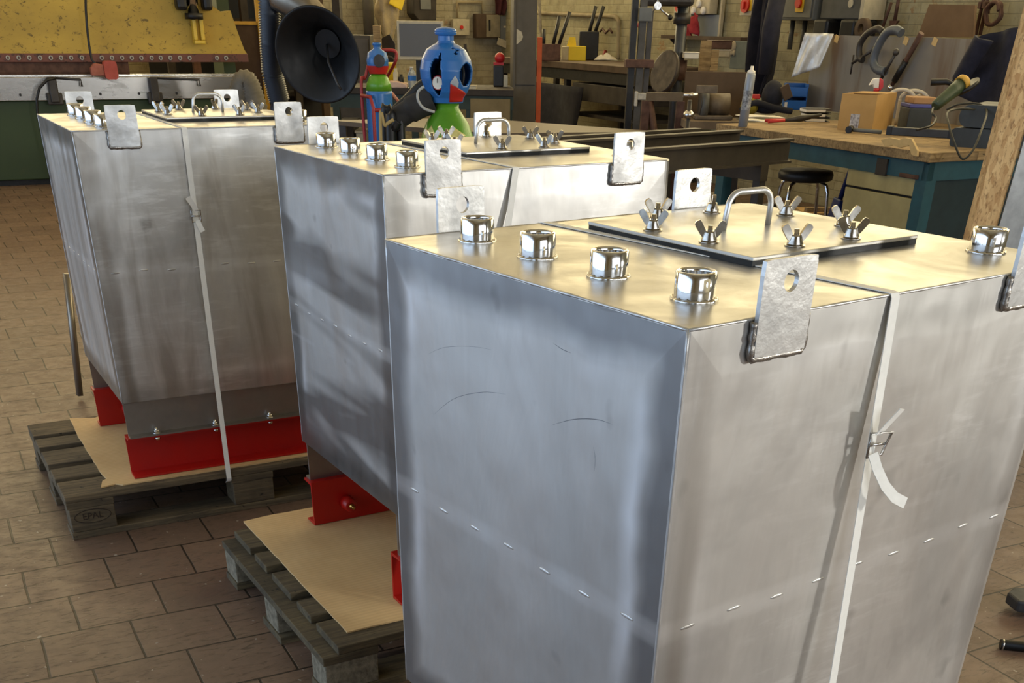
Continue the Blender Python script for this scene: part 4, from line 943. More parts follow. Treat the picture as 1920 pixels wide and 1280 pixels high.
F = frame(pts[8], 0); solo('flex_cable', 'thin dark cable looping over the tool case and drooping below the bench', 'cable', F, MB().tube([loc(F, p) for p in smooth(pts, 6)], .0055, 8), simple('cable_olive', (52, 50, 40), .6, 0, .1, 20))
# flat tool and level on the bench edge
a, b2 = AZ(1658, 254, BZ), AZ(1790, 262, BZ); ang = math.atan2(b2.y-a.y, b2.x-a.x); F = frame((a.x+.03, a.y+.04, BZ), ang+.02)
t = thing('flat_tool', 'black flat bar-like tool lying along the front edge of the workbench', 'tool', F); Lw = (b2-a).length
part(t, 'bar', MB().box(0, Lw, 0, .05, 0, .042, bev=.003), simple('tool_grey', (66, 66, 66), .45, .3, .2, 14)); part(t, 'end_block', MB().box(-.01, .02, -.004, .054, -.0, .046), black_m); part(t, 'end_block', MB().box(Lw-.06, Lw-.03, -.004, .054, 0, .046), black_m)
F = frame(AZ(1594, 250, BZ)+Vector((0, .02, 0)), ang+.05)
t = thing('hammer', 'small black-headed hammer lying in front of the cardboard box', 'hammer', F); part(t, 'handle', MB().cyl((.02, 0, .018), (.19, 0, .014), .011, 10), grey_m); part(t, 'head', MB().cyl((0, -.035, .020), (0, .035, .020), .019, 14), black_m)
# sealant tube standing
F, w_, h_ = D(1380, 123, 1404, 240, 7.72); F.translation.z = BZ; h_ = AY(1392, 123, 7.72).z-BZ
F = F @ Matrix.Rotation(math.radians(3), 4, 'Y'); t = thing('sealant_tube', 'tall grey tube with a white pointed cap standing at the left end of the workbench', 'tube', F); r = w_*.36
part(t, 'tube_body', MB().lathe([(r, 0), (r, h_*.86), (r*.9, h_*.88)], (0, 0, 0), 24), simple('tube_grey', (150, 156, 164), .35, .2, .1, 20)); part(t, 'cap', MB().lathe([(r*.9, h_*.86), (r*.8, h_*.92), (r*.34, h_*.94), (r*.30, h_*1.0)], (0, 0, 0), 24), bpy.data.materials['spray_white'])
part(t, 'printed_band', MB().open_lathe([(r+.0006, h_*.28), (r+.0006, h_*.60)], (0, 0, 0), 24), simple('dark_print', (60, 62, 70), .5, 0, .6, 60, c2=(170, 172, 176)))
# papers, books, bins further back
for i, (px0, py0, px1, py1, rz, lb) in enumerate(((1396, 212, 1475, 224, .2, 'uppermost white paper sheet of the loose pile by the grey tube'), (1398, 218, 1460, 228, -.1, 'lower white paper sheet of the loose pile by the grey tube'))):
    F, w_, h_ = DZ(px0, py0, px1, py1, BZ, rz); F.translation.z = BZ+.012*(1-i); m = MB(); m.sheet(lambda a, b: ((a-.5)*w_, b*.20, .004*math.sin(a*5+i)+.003), 8, 4, .004); solo('paper_sheet', lb, 'paper', F, m, white_m, 'papers on the workbench')
for i in range(3):
    F, w_, h_ = DZ(1512-i*2, 224-i*8, 1556, 229, BZ, .05*i); F.translation.z = BZ+i*.027; 
    t = thing('manual', ['white-edged book at the bottom of the stack left of the cardboard box', 'white-edged book in the middle of the stack left of the cardboard box', 'white-edged book on top of the stack left of the cardboard box'][i], 'book', F, 'book stack on the workbench')
    part(t, 'cover', MB().box(-w_*.5, w_*.5, 0, .14, 0, .004), black_m); part(t, 'pages', MB().box(-w_*.5, w_*.28, -.002, .136, .004, .019), white_m); part(t, 'cover', MB().box(-w_*.5, w_*.5, 0, .14, .019, .023), black_m)
for i in range(2):
    F, w_, h_ = DZ(1470, 182, 1510, 206, BZ, -.1); yy = F.translation.y; h1 = (AY(1490, 158, yy).z-BZ)/2; F.translation.z = BZ+i*(h1+.001)
    t = thing('parts_bin', ['blue plastic parts bin at the bottom of the pair beside the silver sheet', 'blue plastic parts bin stacked on top of its pair beside the silver sheet'][i], 'bin', F, 'blue bins on the workbench')
    m = MB(); m.box(-w_/2, w_/2, 0, .2, 0, .006); m.box(-w_/2, -w_/2+.006, 0, .2, 0, h1); m.box(w_/2-.006, w_/2, 0, .2, 0, h1); m.box(-w_/2, w_/2, .194, .2, 0, h1); m.box(-w_/2, w_/2, 0, .006, 0, h1*.75); part(t, 'bin_body', m, blue_m); part(t, 'label_strip', MB().box(-w_/2, -w_/2+.02, -.004, 0, .01, h1*.6), white_m)
F, w_, h_ = DZ(1396, 178, 1430, 214, BZ, .1); t = thing('tool_pouch', 'yellow and black tool pouch heaped behind the papers', 'pouch', F)
part(t, 'pouch', MB().ball((-.02, .06, h_*.4), w_*.5, .08, h_*.5), simple('mustard', (150, 132, 30), .7, 0, .3, 10)); part(t, 'straps', MB().ball((.12, .08, h_*.3), w_*.9, .08, h_*.32).tube(smooth([Vector((-.1, 0, .02)), Vector((0, -.01, h_*.6)), Vector((.16, 0, h_*.3)), Vector((.28, 0, .02))]), .02, 8), black_cloth); part(t, 'red_tag', MB().box(-.03, .04, .02, .05, h_*.78, h_*1.02, bev=.005), simple('red_tag_m', (186, 40, 36), .6, 0, .1, 10))
F, w_, h_ = DZ(1440, 220, 1500, 232, BZ, .1); t = thing('pliers', 'dark jumble of pliers with red grips lying behind the books', 'pliers', F)
part(t, 'jaws', MB().tube([(0, 0, .02), (.12, .03, .03), (.26, .05, .05)], [.008, .02, .008], 8), dark_steel); part(t, 'grip', MB().tube([(0, 0, .02), (-.12, .04, .015)], .010, 8), bpy.data.materials['red_tag_m']); part(t, 'grip', MB().tube([(0, 0, .02), (-.12, -.04, .015)], .010, 8), bpy.data.materials['red_tag_m'])
# cloth-draped silver sheet
F = frame((AZ(1500, 205, BZ).x, AZ(1500, 205, BZ).y-.10, BZ), -.3); hh = AY(1500, 62, F.translation.y).z-BZ; hl_ = AY(1490, 145, F.translation.y).z-BZ
m = MB(); m.sheet(lambda a, b: ((a-.5)*.20-.02*b+.04*(1-b), .015*math.sin(9*a+3*b)+.01*math.sin(17*a), hh-(hh-hl_)*b*(1-.25*a)), 14, 12, .006)
solo('silver_sheet', 'crumpled silver foil-like sheet draped at the left of the steel back panel', 'sheet', F, m, simple('silver_foil', (226, 226, 224), .42, .35, .3, 16, .5))
# steel back panel of the bench
PV = 6.22
u0, u1, z0, z1 = RV(1518, 66, 1860, 208, PV); F = frame(R(PV, u0, BZ), TH)
zt1 = AV(1530, 65, PV).z; 
def pmat():
    t = NT('stained_steel_panel'); v = t.coords((1, 1.2, .18)); a = t.ramp(t.noise(2.6, 4, .6, v, .3), [(.50, 0.), (.62, 1.)]); b = t.ramp(t.noise(5, 4, .6, v), [(.5, 0.), (.7, 1.)])
    c = t.mix(a, lin((128, 124, 118)), lin((104, 84, 68))); c = t.mix(t.math('MULTIPLY', b, .4), c, lin((146, 142, 138))); t.put(t.b, 'Base Color', c); t.b.inputs['Roughness'].default_value = .5; t.b.inputs['Metallic'].default_value = .25; return t.m
t = thing('steel_splash_sheet', 'tall rust-streaked steel back panel standing behind the workbench', 'panel', F)
part(t, 'sheet', MB().box(0, .012, -.4, u1-u0, -.0, zt1-BZ), pmat()); 
for px, py in ((1570, 66), (1700, 70), (1755, 68)):
    q = loc(F, AV(px, py, PV)); part(t, 'tape_scrap', MB().box(-.003, 0, q.y-.022, q.y+.022, zt1-BZ-.045, zt1-BZ, rot=Matrix.Rotation(.3, 3, 'X')), bpy.data.materials['cream_tape'])
# G clamps and bar clamp hung on the panel
def clamp_g(label, pts, scr, rr, mat, PV=PV):
    P_ = [AV(px, py, PV-.05) for px, py in pts]; F = frame(P_[-1], TH); t = thing('g_clamp', label, 'clamp', F, 'g-clamps hung on the back panel')
    part(t, 'frame', MB().tube([loc(F, p) for p in smooth(P_, 6)], rr, 10), mat); s0, s1 = [loc(F, AV(px, py, PV-.05)) for px, py in scr]
    sc = part(t, 'screw', MB().tube([s0, s1], .011, 10), dark_steel); part(sc, 'swivel_pad', MB().ball(s1, .022), dark_steel); dd = (s1-s0).normalized(); part(sc, 'tommy_bar', MB().tube([s0+Vector((0, -.0, .05)), s0-Vector((0, 0, .07))], .006, 8), dark_steel)
clamp_g('smaller dark g-clamp hanging at the left on the back panel', ((1655, 60), (1645, 54), (1625, 64), (1612, 85), (1612, 108), (1618, 112)), ((1598, 118), (1640, 92)), .022, dark_steel)
clamp_g('larger grey g-clamp hanging beside the smaller one on the back panel', ((1690, 62), (1680, 56), (1662, 62), (1645, 90), (1638, 115), (1645, 130), (1660, 134)), ((1652, 148), (1680, 98)), .028, simple('clamp_blue_grey', (92, 98, 106), .45, .3, .2, 12), PV-.09)
a, b2 = AV(1728, 62, PV-.04), AV(1670, 164, PV-.04); F = frame(b2, TH); t = thing('bar_clamp', 'long dark bar clamp slanting across the back panel', 'clamp', F)
part(t, 'bar', MB().tube([loc(F, a), Vector((0, 0, 0))], [.020, .014], 8), rust_m); part(t, 'grip', MB().tube([loc(F, b2.lerp(a, .12)), loc(F, b2.lerp(a, .5))], .022, 10), black_m); part(t, 'tip', MB().ball((0, 0, 0), .022), steel_hw)
# jacket over the right end of the panel
F = frame(R(PV-.12, 5.2, BZ), TH)
def jk(a, b):
    # a down the jacket, b across ; outline traced on the plane then folded
    top = [(1916, 50), (1886, 56), (1855, 62), (1835, 72)]; bot = [(1900, 205), (1850, 200), (1812, 178), (1788, 152)]
    k = b*3; i = min(int(k), 2); f = k-i; tx = top[i][0]*(1-f)+top[i+1][0]*f; ty = top[i][1]*(1-f)+top[i+1][1]*f; bx = bot[i][0]*(1-f)+bot[i+1][0]*f; by = bot[i][1]*(1-f)+bot[i+1][1]*f
    P_ = AV(tx*(1-a)+bx*a, ty*(1-a)+by*a, PV-.10); return tuple(loc(F, P_)+Vector((-.03*math.sin(b*9+a*2)-.05*a, 0, 0)))
t = thing('jacket', 'dark navy work jacket draped over the right end of the back panel', 'jacket', F); part(t, 'body', MB().sheet(jk, 14, 18, .03), navy_m)
def slv(a, b):
    P_ = AV(1845+(1800-1845)*a+(b-.5)*34*(1-.2*a), 72+(150-72)*a+(b-.5)*14, PV-.20); return tuple(loc(F, P_)+Vector((-.05*math.sin(b*PI), 0, 0)))
part(t, 'sleeve', MB().sheet(slv, 12, 8, .02), navy_m)
# OSB pillar with galvanised edge at the far right
PY = 4.9
q0, q1 = AY(1815, 440, PY), AY(1935, 60, PY)
F = frame((AY(1860, 600, PY).x, PY, 0), .15)
t = thing('osb_post', 'leaning strip of pale strand board at the right edge of the photo', 'board', F)
b_l, b_r, t_l, t_r = AY(1812, 440, PY), AY(1862, 440, PY), AY(1915, 55, PY), AY(1975, 55, PY)
def ext(p, q_, z): s_ = (z-p.z)/(q_.z-p.z); return loc(F, p+(q_-p)*s_)
pp = [ext(b_l, t_l, 0.0), ext(b_r, t_r, 0.0), ext(b_r, t_r, 2.0), ext(b_l, t_l, 2.0)]
part(t, 'board', MB().prism([(p.x, p.z) for p in pp], 'y', 0, .05), osb_m)
F2 = F @ Matrix.Translation((0, -.015, 0)); pp2 = [ext(b_r, t_r, 0.0), ext(b_r, t_r, 0.0)+Vector((.5, 0, 0)), ext(b_r, t_r, 2.0)+Vector((.5, 0, 0)), ext(b_r, t_r, 2.0)]
solo('galvanised_sheet', 'grey galvanised sheet standing beside the pale strand board', 'sheet', F2, MB().prism([(p.x, p.z) for p in pp2], 'y', 0, .004), galv_m)
# stool
a = AZ(1512, 306, .56); a = AY(1514, 306, 7.9); F = frame((a.x, a.y, .03), .3); t = thing('stool', 'round black workshop stool with chrome legs in front of the trestle end', 'stool', F)
part(t, 'seat', MB().lathe([(.15, .52), (.175, .53), (.18, .56), (.17, .58), (.0001, .585)], (0, 0, 0), 30), simple('stool_vinyl', (40, 38, 34), .5, 0, .3, 12))
for k in range(4):
    a = k*PI/2+.5; ca, sa = math.cos(a), math.sin(a); part(t, 'leg', MB().tube([(.12*ca, .12*sa, .52), (.165*ca, .165*sa, .50), (.18*ca, .18*sa, .46), (.23*ca, .23*sa, 0.01)], .012, 10), chrome)
part(t, 'foot_ring', MB().tube([(.205*math.cos(k*PI/16), .205*math.sin(k*PI/16), .22) for k in range(32)], .008, 8, closed=True), chrome)
F, w_, h_ = D(1562, 300, 1600, 372, 8.2); F.translation.z = 0; t = thing('plastic_scoop', 'blue plastic scoop standing under the workbench beside the cupboard', 'scoop', F)
part(t, 'pan', MB().prism([(-.10, 0), (.10, 0), (.10, .36), (-.02, .40)], 'y', 0, .18, .01), simple('dark_blue_plastic', (28, 48, 108), .5, 0, .2, 12)); part(t, 'handle', MB().tube([(.0, .09, .38), (.08, .09, .75)], .018, 10), bpy.data.materials['dark_blue_plastic'])
F, w_, h_ = D(1520, 360, 1565, 395, 8.9); F.translation.z = 0; t = thing('offcut_box', 'box of pale timber offcuts on the floor beyond the stool', 'box', F); part(t, 'carton', MB().box(-.14, .14, 0, .3, 0, .22, bev=.004), cbox_m); part(t, 'offcut', MB().box(-.12, .13, .05, .10, .22, .25, rot=Matrix.Rotation(.2, 3, 'Z')), plank_m)
# ------------------------------------------------------------------ clutter along the back and right walls
VW, UW = 7.38, 15.58
dull_brown = simple('dull_brown_board', (84, 66, 48), .8, 0, .35, 6); dark_brown = simple('dark_brown_paint', (48, 40, 32), .7, 0, .4, 8)
cream_pl = simple('aged_cream_plastic', (186, 176, 150), .5, 0, .2, 20); sw_red = simple('switch_red', (200, 40, 24), .4, 0, .1, 20); sw_yel = simple('switch_yellow', (224, 184, 40), .45, 0, .1, 20)
def isolator(label, rect, v=VW, both=True):
    F, w_, h_ = FV(*rect, v); t = thing('isolator_switch', label, 'switch', F, 'red and yellow isolator switches')
    part(t, 'box', MB().box(-.09, 0, -w_/2, w_/2, 0, h_+.05, bev=.006), cream_pl)
    part(t, 'yellow_plate', MB().box(-.098, -.09, -w_*.30, w_*.42, h_*.30, h_*1.0, bev=.004), sw_yel); k = part(t, 'knob', MB().cyl((-.12, w_*.06, h_*.66), (-.098, w_*.06, h_*.66), w_*.26, 18), sw_red); part(k, 'grip', MB().box(-.14, -.12, w_*.06-.012, w_*.06+.012, h_*.42, h_*.9, bev=.004), sw_red)
isolator('red and yellow isolator switch beside the twin socket box, left of all the switches', (1278, 0, 1304, 26))
isolator('red and yellow isolator switch above the shelf, just left of the hanging coat', (1402, 0, 1430, 30))
F, w_, h_ = FV(1309, 0, 1346, 27, VW); t = thing('socket_box', 'pale box with three round connectors on the wall above the grey plate', 'socket', F)
part(t, 'box', MB().box(-.10, 0, -w_/2, w_/2, 0, h_+.05, bev=.006), cream_pl)
for (a, b) in ((.45, .25), (-.45, .25), (.0, .72)): part(t, 'connector', MB().lathe([(.036, 0), (.034, .02), (.022, .03)], (-.10, a*w_*.55, b*h_), 14, (-1, 0, 0)), bpy.data.materials['spray_white'])
F, w_, h_ = FV(1308, 28, 1352, 72, VW); t = thing('grey_wall_plate', 'flat light grey plate on the wall under the socket box', 'plate', F); part(t, 'plate', MB().box(-.03, 0, -w_/2, w_/2, 0, h_, bev=.003), simple('plate_blue_grey', (128, 136, 142), .5, 0, .1, 8)); part(t, 'edge_strip', MB().box(-.034, 0, -w_/2-.03, -w_/2, 0, h_+.3), cream_pl)
F, w_, h_ = FV(1284, 29, 1314, 67, VW-.14); t = thing('red_rag', 'red crumpled cloth hanging below the left isolator switch', 'cloth', F)
def rag(w_, h_, amp=.03, seed=0):
    def f(a, b):
        ww = .5+.5*math.sin(PI*(.2+.7*b)+seed); return (-.03-amp*math.sin(a*11+b*5+seed), (a-.5)*w_*(.55+.45*ww), h_*(1-b)+.02*math.sin(a*7+seed)); 
    return f
part(t, 'cloth', MB().sheet(rag(w_, h_), 12, 12, .008), simple('cloth_red', (158, 36, 46), .8, 0, .3, 20))
# wall shelf with odds
F, w_, h_ = FV(1272, 68, 1424, 75, VW); t = thing('hanging_shelf', 'narrow brown wall shelf above the small boxes and pale post', 'shelf', F)
part(t, 'board', MB().box(-.22, 0, -w_/2, w_/2, 0, .03), dull_brown)
for s_ in (-1, 1): part(t, 'bracket', MB().prism([(-.2, 0), (0, 0), (0, -.15)], 'y', s_*w_*.4-.01, s_*w_*.4+.01), dark_steel)
F, w_, h_ = D(1310, 76, 1330, 133, 10.6); t = thing('timber_post', 'pale stepped timber offcut standing in front of the wall shelf', 'timber', F)
part(t, 'board', MB().box(-w_/2, w_/2, 0, .04, -.0, h_, bev=.003), plank_m); part(t, 'step', MB().box(w_/2, w_*1.25, 0, .04, 0, h_*.70, bev=.003), plank_m)
def simple_box(name, label, cat, rect, Y, d, mat, mat2=None, rz=0, group=None, lidname='lid'):
    F, w_, h_ = D(*rect, Y, rz); t = thing(name, label, cat, F, group)
    part(t, 'body', MB().box(-w_/2, w_/2, 0, d, 0, h_*.86, bev=.006), mat); part(t, lidname, MB().box(-w_/2-.004, w_/2+.004, -.004, d+.004, h_*.86, h_, bev=.004), mat2 or mat); return t, w_, h_, d
simple_box('storage_box', 'dull red-brown box directly under the wall shelf', 'box', (1330, 76, 1372, 92), 10.75, .15, rust_m)
simple_box('storage_box', 'cream lidded box under the red-brown box by the wall shelf', 'box', (1335, 93, 1368, 107), 10.75, .15, cream_pl, white_m)
simple_box('paper_block', 'white slab of paper tilted on the bench below the red cloth', 'paper', (1283, 98, 1310, 110), 10.3, .2, white_m, white_m)
F, w_, h_ = FV(1373, 77, 1417, 130, VW-.25); solo('grey_sheet_panel', 'dull blue-grey sheet panel under the wall shelf beside the coat', 'panel', F, MB().box(-.02, 0, -w_/2, w_/2, 0, h_, bev=.004), simple('panel_slate', (84, 92, 88), .6, 0, .2, 8))
F, w_, h_ = FV(1369, 74, 1386, 106, VW-.25); t = thing('work_glove', 'pale work glove hanging from the wall shelf', 'glove', F); part(t, 'palm', MB().ball((-.02, 0, h_*.60), .02, w_*.35, h_*.34), simple('glove_cloth', (170, 156, 128), .9, 0, .3, 18))
for k in range(4): part(t, 'finger', MB().tube([(-.02, (k-1.5)*.022, h_*.36), (-.025, (k-1.5)*.026, h_*(.05+.04*(k % 2)))], .012, 8), bpy.data.materials['glove_cloth'])
# pillar drill
Yd = 10.5; F, w_, h_ = D(1250, 0, 1274, 236, Yd); F.translation.z = 0
t = thing('pillar_drill', 'dark pillar drill with a round column and spoked lever right of the black post', 'drill', F); zz = lambda py: AY(1262, py, Yd).z; xx = lambda px: (px-1262)*.0042
part(t, 'column', MB().cyl((0, 0, 0), (0, 0, zz(0)+.4), .046, 24), simple('drill_column', (78, 80, 82), .35, .5, .3, 12)); part(t, 'base', MB().box(-.2, .2, -.25, .2, 0, .07, bev=.01), dark_steel)
part(t, 'table_bracket', MB().cyl((0, 0, zz(150)), (0, 0, zz(112)), .075, 20).box(-.14, .0, -.05, .05, zz(148), zz(124), bev=.01), rust_m)
part(t, 'round_table', MB().lathe([(.15, 0), (.16, .02), (.16, .04), (.15, .045)], (-.10, -.12, zz(136)), 30, (-.75, -.5, .25)), simple('cast_iron', (74, 64, 56), .5, .3, .4, 14))
part(t, 'collar', MB().cyl((0, 0, zz(45)), (0, 0, zz(24)), .07, 20), dark_steel)
part(t, 'head', MB().box(-.34, .07, -.16, .10, zz(12), zz(0)+.3, bev=.03), dark_steel)
hub = Vector((xx(1207), -.2, zz(12)))
part(t, 'lever_hub', MB().cyl(hub+Vector((0, .08, 0)), hub-Vector((0, .03, 0)), .028, 16), steel_hw)
for (px, py, red) in ((1174, 48, 1), (1232, 33, 0), (1205, -40, 0)):
    e = Vector((xx(px), -.24, zz(py))); lv = part(t, 'lever', MB().tube([hub, e], .009, 8), steel_hw); part(lv, 'lever_ball', MB().ball(e, .020), rt if red else black_m)
# black upright stand with clamp arm
Yp = 9.75; F, w_, h_ = D(1168, 0, 1212, 240, Yp); F.translation.z = 0; zz = lambda py: AY(1190, py, Yp).z; xx = lambda px: (px-1190)*.0040
t = thing('steel_stand', 'tall black steel upright with a brown clamp arm in front of the far workbench', 'stand', F)
part(t, 'upright', MB().box(xx(1169), xx(1181), -.05, .05, 0, zz(0)+.5), black_m); part(t, 'upright', MB().box(xx(1185), xx(1198), -.04, .04, 0, zz(0)+.3), simple('post_grey', (84, 80, 74), .5, .2, .3, 12)); part(t, 'upright', MB().box(xx(1201), xx(1211), -.02, .06, 0, zz(20)), dark_steel)
part(t, 'clamp_arm', MB().box(xx(1162), xx(1216), -.12, .04, zz(126), zz(111), bev=.004), rust_m)
part(t, 'white_clamp', MB().box(xx(1184), xx(1190), -.10, -.04, zz(198), zz(170), bev=.006).box(xx(1190), xx(1208), -.10, -.04, zz(186), zz(173), bev=.006), simple('worn_white_metal', (206, 200, 186), .5, 0, .35, 30))
part(t, 'head_box', MB().box(xx(1182), xx(1206), -.13, -.02, zz(40), zz(14), bev=.006), grey_m)
part(t, 'base_foot', MB().box(-.15, .15, -.2, .2, 0, .03), black_m)
F, w_, h_ = D(1208, 173, 1276, 240, 9.3); F.translation.z = 0; hh = AY(1250, 174, 9.3).z; t = thing('low_frame', 'low brown steel frame with a diagonal brace behind the trestle', 'frame', F)
part(t, 'top_rail', MB().box(-w_/2, w_/2, 0, .05, hh-.055, hh), simple('frame_tan', (104, 88, 66), .6, .1, .3, 10))
for s_ in (-1, .9): part(t, 'leg', MB().box(s_*w_/2-.03, s_*w_/2+.03, 0, .05, 0, hh-.055), rust_m)
part(t, 'brace', MB().tube([(-w_*.4, .02, hh-.06), (w_*.15, .02, .3)], .03, 4), rust_m)
F, w_, h_ = D(1278, 170, 1300, 240, 8.75); F.translation.z = 0; hh = AY(1288, 172, 8.75).z; t = thing('clamp_stand', 'slim steel stand with a chrome screw knob left of the grinder', 'stand', F)
part(t, 'stem', MB().cyl((0, 0, 0), (0, 0, hh*.95), .016, 12), dark_steel); part(t, 'screw_head', MB().ball((0, 0, hh*.86), .04, .04, .03).cyl((-.05, 0, hh*.98), (.05, 0, hh*.98), .014, 10), steel_hw); part(t, 'foot', MB().cyl((0, 0, 0), (0, 0, .02), .12, 20), dark_steel)
# bench grinder on a side bench with a brown screen
Yg = 9.0
F, w_, h_ = D(1285, 228, 1392, 244, Yg); zt_ = F.translation.z+h_; F.translation.z = 0; t = thing('side_bench', 'small brown side bench carrying the grinder beyond the trestle', 'bench', F)
part(t, 'top', MB().box(-w_/2, w_/2, 0, .55, zt_-.05, zt_), simple('bench_tan', (124, 106, 84), .8, 0, .35, 7))
for (x, y) in ((-.9, 0), (.9, 0), (-.9, .5), (.9, .5)): part(t, 'leg', MB().box(x*w_/2-.03, x*w_/2+.03, y, y+.05, 0, zt_-.05), dark_steel)
F, w_, h_ = D(1278, 133, 1392, 228, Yg+.45); F.translation.z = zt_; solo('brown_screen', 'plain brown screen board standing behind the grinder', 'board', F, MB().box(-w_/2, w_/2, 0, .02, 0, AY(1330, 134, Yg+.45).z-zt_, bev=.004), simple('screen_brown', (92, 72, 50), .75, .1, .3, 4))
F, w_, h_ = D(1296, 158, 1372, 228, Yg+.1); F.translation.z = zt_; h_ = AY(1330, 160, Yg+.1).z-zt_; t = thing('bench_grinder', 'grey-brown bench grinder with rounded wheel guards on the side bench', 'grinder', F); gm = simple('grinder_cast', (112, 98, 80), .55, .1, .45, 12)
part(t, 'motor', MB().cyl((-.05, .12, h_*.42), (w_*.45, .12, h_*.42), h_*.34, 26), gm, None); part(t, 'wheel_guard', MB().cyl((-w_*.28, .10, h_*.44), (-w_*.10, .10, h_*.44), h_*.44, 28), simple('guard_grey', (96, 94, 88), .5, .2, .3, 12)); part(t, 'wheel', MB().cyl((-w_*.30, .08, h_*.46), (-w_*.27, .08, h_*.46), h_*.36, 26), dark_steel)
part(t, 'foot', MB().box(-.12, .16, .02, .22, 0, h_*.14, bev=.01), gm); part(t, 'eye_shield', MB().box(-w_*.45, .02, -.02, .0, h_*.78, h_*1.0, bev=.004), gm)
# coat hanging
F, w_, h_ = FV(1424, 0, 1482, 182, 6.75); t = thing('hanging_coat', 'long dark navy coat hanging in folds left of the silver sheet', 'coat', F)
def coat(a, b):
    wd = w_*(.75+.25*math.sin(PI*min(1, b*1.1)))*(1 if b < .8 else 1-(b-.8)*2.0); return (-.10-.045*math.sin(a*13+b*1.5)-.02*math.sin(a*29), (a-.5)*wd+.03*b, (h_+.25)*(1-b))
part(t, 'body', MB().sheet(coat, 40, 16, .02), simple('coat_navy', (38, 38, 52), .9, 0, .3, 10)); part(t, 'sleeve', MB().tube([(-.14, -w_*.34, h_*1.1), (-.2, -w_*.42, h_*.7), (-.2, -w_*.40, h_*.25)], [.07, .075, .06], 12), bpy.data.materials['coat_navy']); part(t, 'hook', MB().tube([(0, 0, h_+.3), (-.08, 0, h_+.3), (-.08, 0, h_+.22)], .01, 8), dark_steel)
F, w_, h_ = DZ(1428, 148, 1476, 214, BZ, .1); h_ *= 1; t = thing('dark_bag', 'black soft bag slumped below the coat with a brown flap', 'bag', F); part(t, 'bag', MB().ball((0, .10, h_*.5), w_*.42, .10, h_*.46), black_cloth); part(t, 'flap', MB().box(w_*.15, w_*.5, -.03, -.01, h_*.42, h_*.85, rot=Matrix.Rotation(-.5, 3, 'Y'), bev=.004), dull_brown)
# grey switch cabinets
F, w_, h_ = FV(1486, 0, 1568, 39, VW); t = thing('switch_cabinet', 'grey switch cabinet with its own isolator above the silver sheet', 'cabinet', F); part(t, 'case', MB().box(-.25, 0, -w_/2, w_/2, 0, h_+.5, bev=.01), grey_m); part(t, 'door', MB().box(-.262, -.25, -w_/2+.02, w_/2-.02, .02, h_+.45, bev=.004), grey_m)
y_ = -w_*.22; part(t, 'isolator_plate', MB().box(-.275, -.262, y_-.05, y_+.05, .06, .19, bev=.003), sw_yel); kk = part(t, 'isolator_knob', MB().cyl((-.30, y_, .125), (-.275, y_, .125), .035, 18), sw_red)
for y in (-.25, -.05, .12): part(t, 'conduit', MB().cyl((-.12, y, -.22), (-.12, y, 0), .022, 10), simple('conduit_grey%d' % int(100*(y+1)), (92, 92, 86), .5, .3, .2, 12))
F, w_, h_ = FV(1576, 0, 1652, 50, VW); t = thing('switch_cabinet', 'darker grey cabinet with a white side edge and black brackets below it', 'cabinet', F); part(t, 'case', MB().box(-.22, 0, -w_/2, w_/2, .05, h_+.5, bev=.01), simple('cabinet_slate', (78, 78, 76), .55, .1, .2, 9)); part(t, 'white_edge', MB().box(-.23, 0, -w_/2-.04, -w_/2, .05, h_+.5), cream_pl); part(t, 'round_label', MB().cyl((-.228, -.12, .16), (-.22, -.12, .16), .03, 16), cream_pl)
for y in (-w_*.40, w_*.28): part(t, 'bracket', MB().box(-.30, -.05, y-.09, y+.09, -.08, .05, bev=.02), black_m)
F, w_, h_ = FV(1611, 44, 1634, 64, VW-.3); solo('round_tape_roll', 'round brown roll hanging just above the two g-clamps', 'roll', F, MB().open_lathe([(.035, 0), (w_*.5, 0), (w_*.5, .05), (.035, .05), (.035, 0)], (-.05, 0, h_*.5), 26, (1, 0, 0)), dull_brown)
# things hung right of the cabinets
F, w_, h_ = FV(1678, 0, 1692, 55, VW-.05); t = thing('pry_bar', 'dark flat tool hanging beside the leaning brown board', 'tool', F); part(t, 'shaft', MB().tube([(-.03, 0, h_*1.4), (-.03, 0, h_*.3)], .014, 8), rust_m); part(t, 'blade', MB().prism([(-.05, h_*.3), (.05, h_*.3), (.035, 0), (-.02, .03)], 'x', -.04, -.02), rust_m)
F, w_, h_ = FV(1662, 5, 1672, 60, VW-.05); solo('thin_rod', 'thin rusty rod leaning on the wall right of the grey cabinets', 'rod', F, MB().tube([(-.03, w_/2, 0), (-.03, -w_/2, h_)], .012, 8), rust_m)
P_ = [AV(px, py, VW-.35) for px, py in ((1724, 70), (1828, 70), (1832, 10), (1746, 8))]; F = frame(P_[0], TH); solo('leaning_board', 'brown rectangular board tilted against the wall above the back panel', 'board', F, MB().prism([(loc(F, p).y, loc(F, p).z) for p in P_], 'x', -.02, .0), simple('board_brown', (116, 90, 62), .8, 0, .35, 3))
for i, (px, lb) in enumerate(((1842, 'left of the pair of long rusty tools hanging right of the leaning board'), (1850, 'right of the pair of long rusty tools hanging right of the leaning board'))):
    F, w_, h_ = FV(px-4, 0, px+4, 66, VW-.05); t = thing('long_tool', lb, 'tool', F, 'pair of rusty hanging tools'); part(t, 'shaft', MB().tube([(-.03, 0, 0), (-.03, 0, h_+.2)], .013, 8), rust_m); part(t, 'jaw', MB().box(-.06, 0, -.015, .015, h_*.75, h_*.95, bev=.004), rust_m)
F, w_, h_ = FV(1856, 3, 1888, 48, VW-.05); solo('cable_coil', 'oval coil of dark cable hanging on the wall at the upper right', 'cable', F, MB().tube([(-.03-.006*k/10, w_*.5*math.cos(k*PI/14)*(.85+.1*math.sin(k*.9)), h_*.5+h_*.48*math.sin(k*PI/14)) for k in range(70)], .012, 8), rust_m)
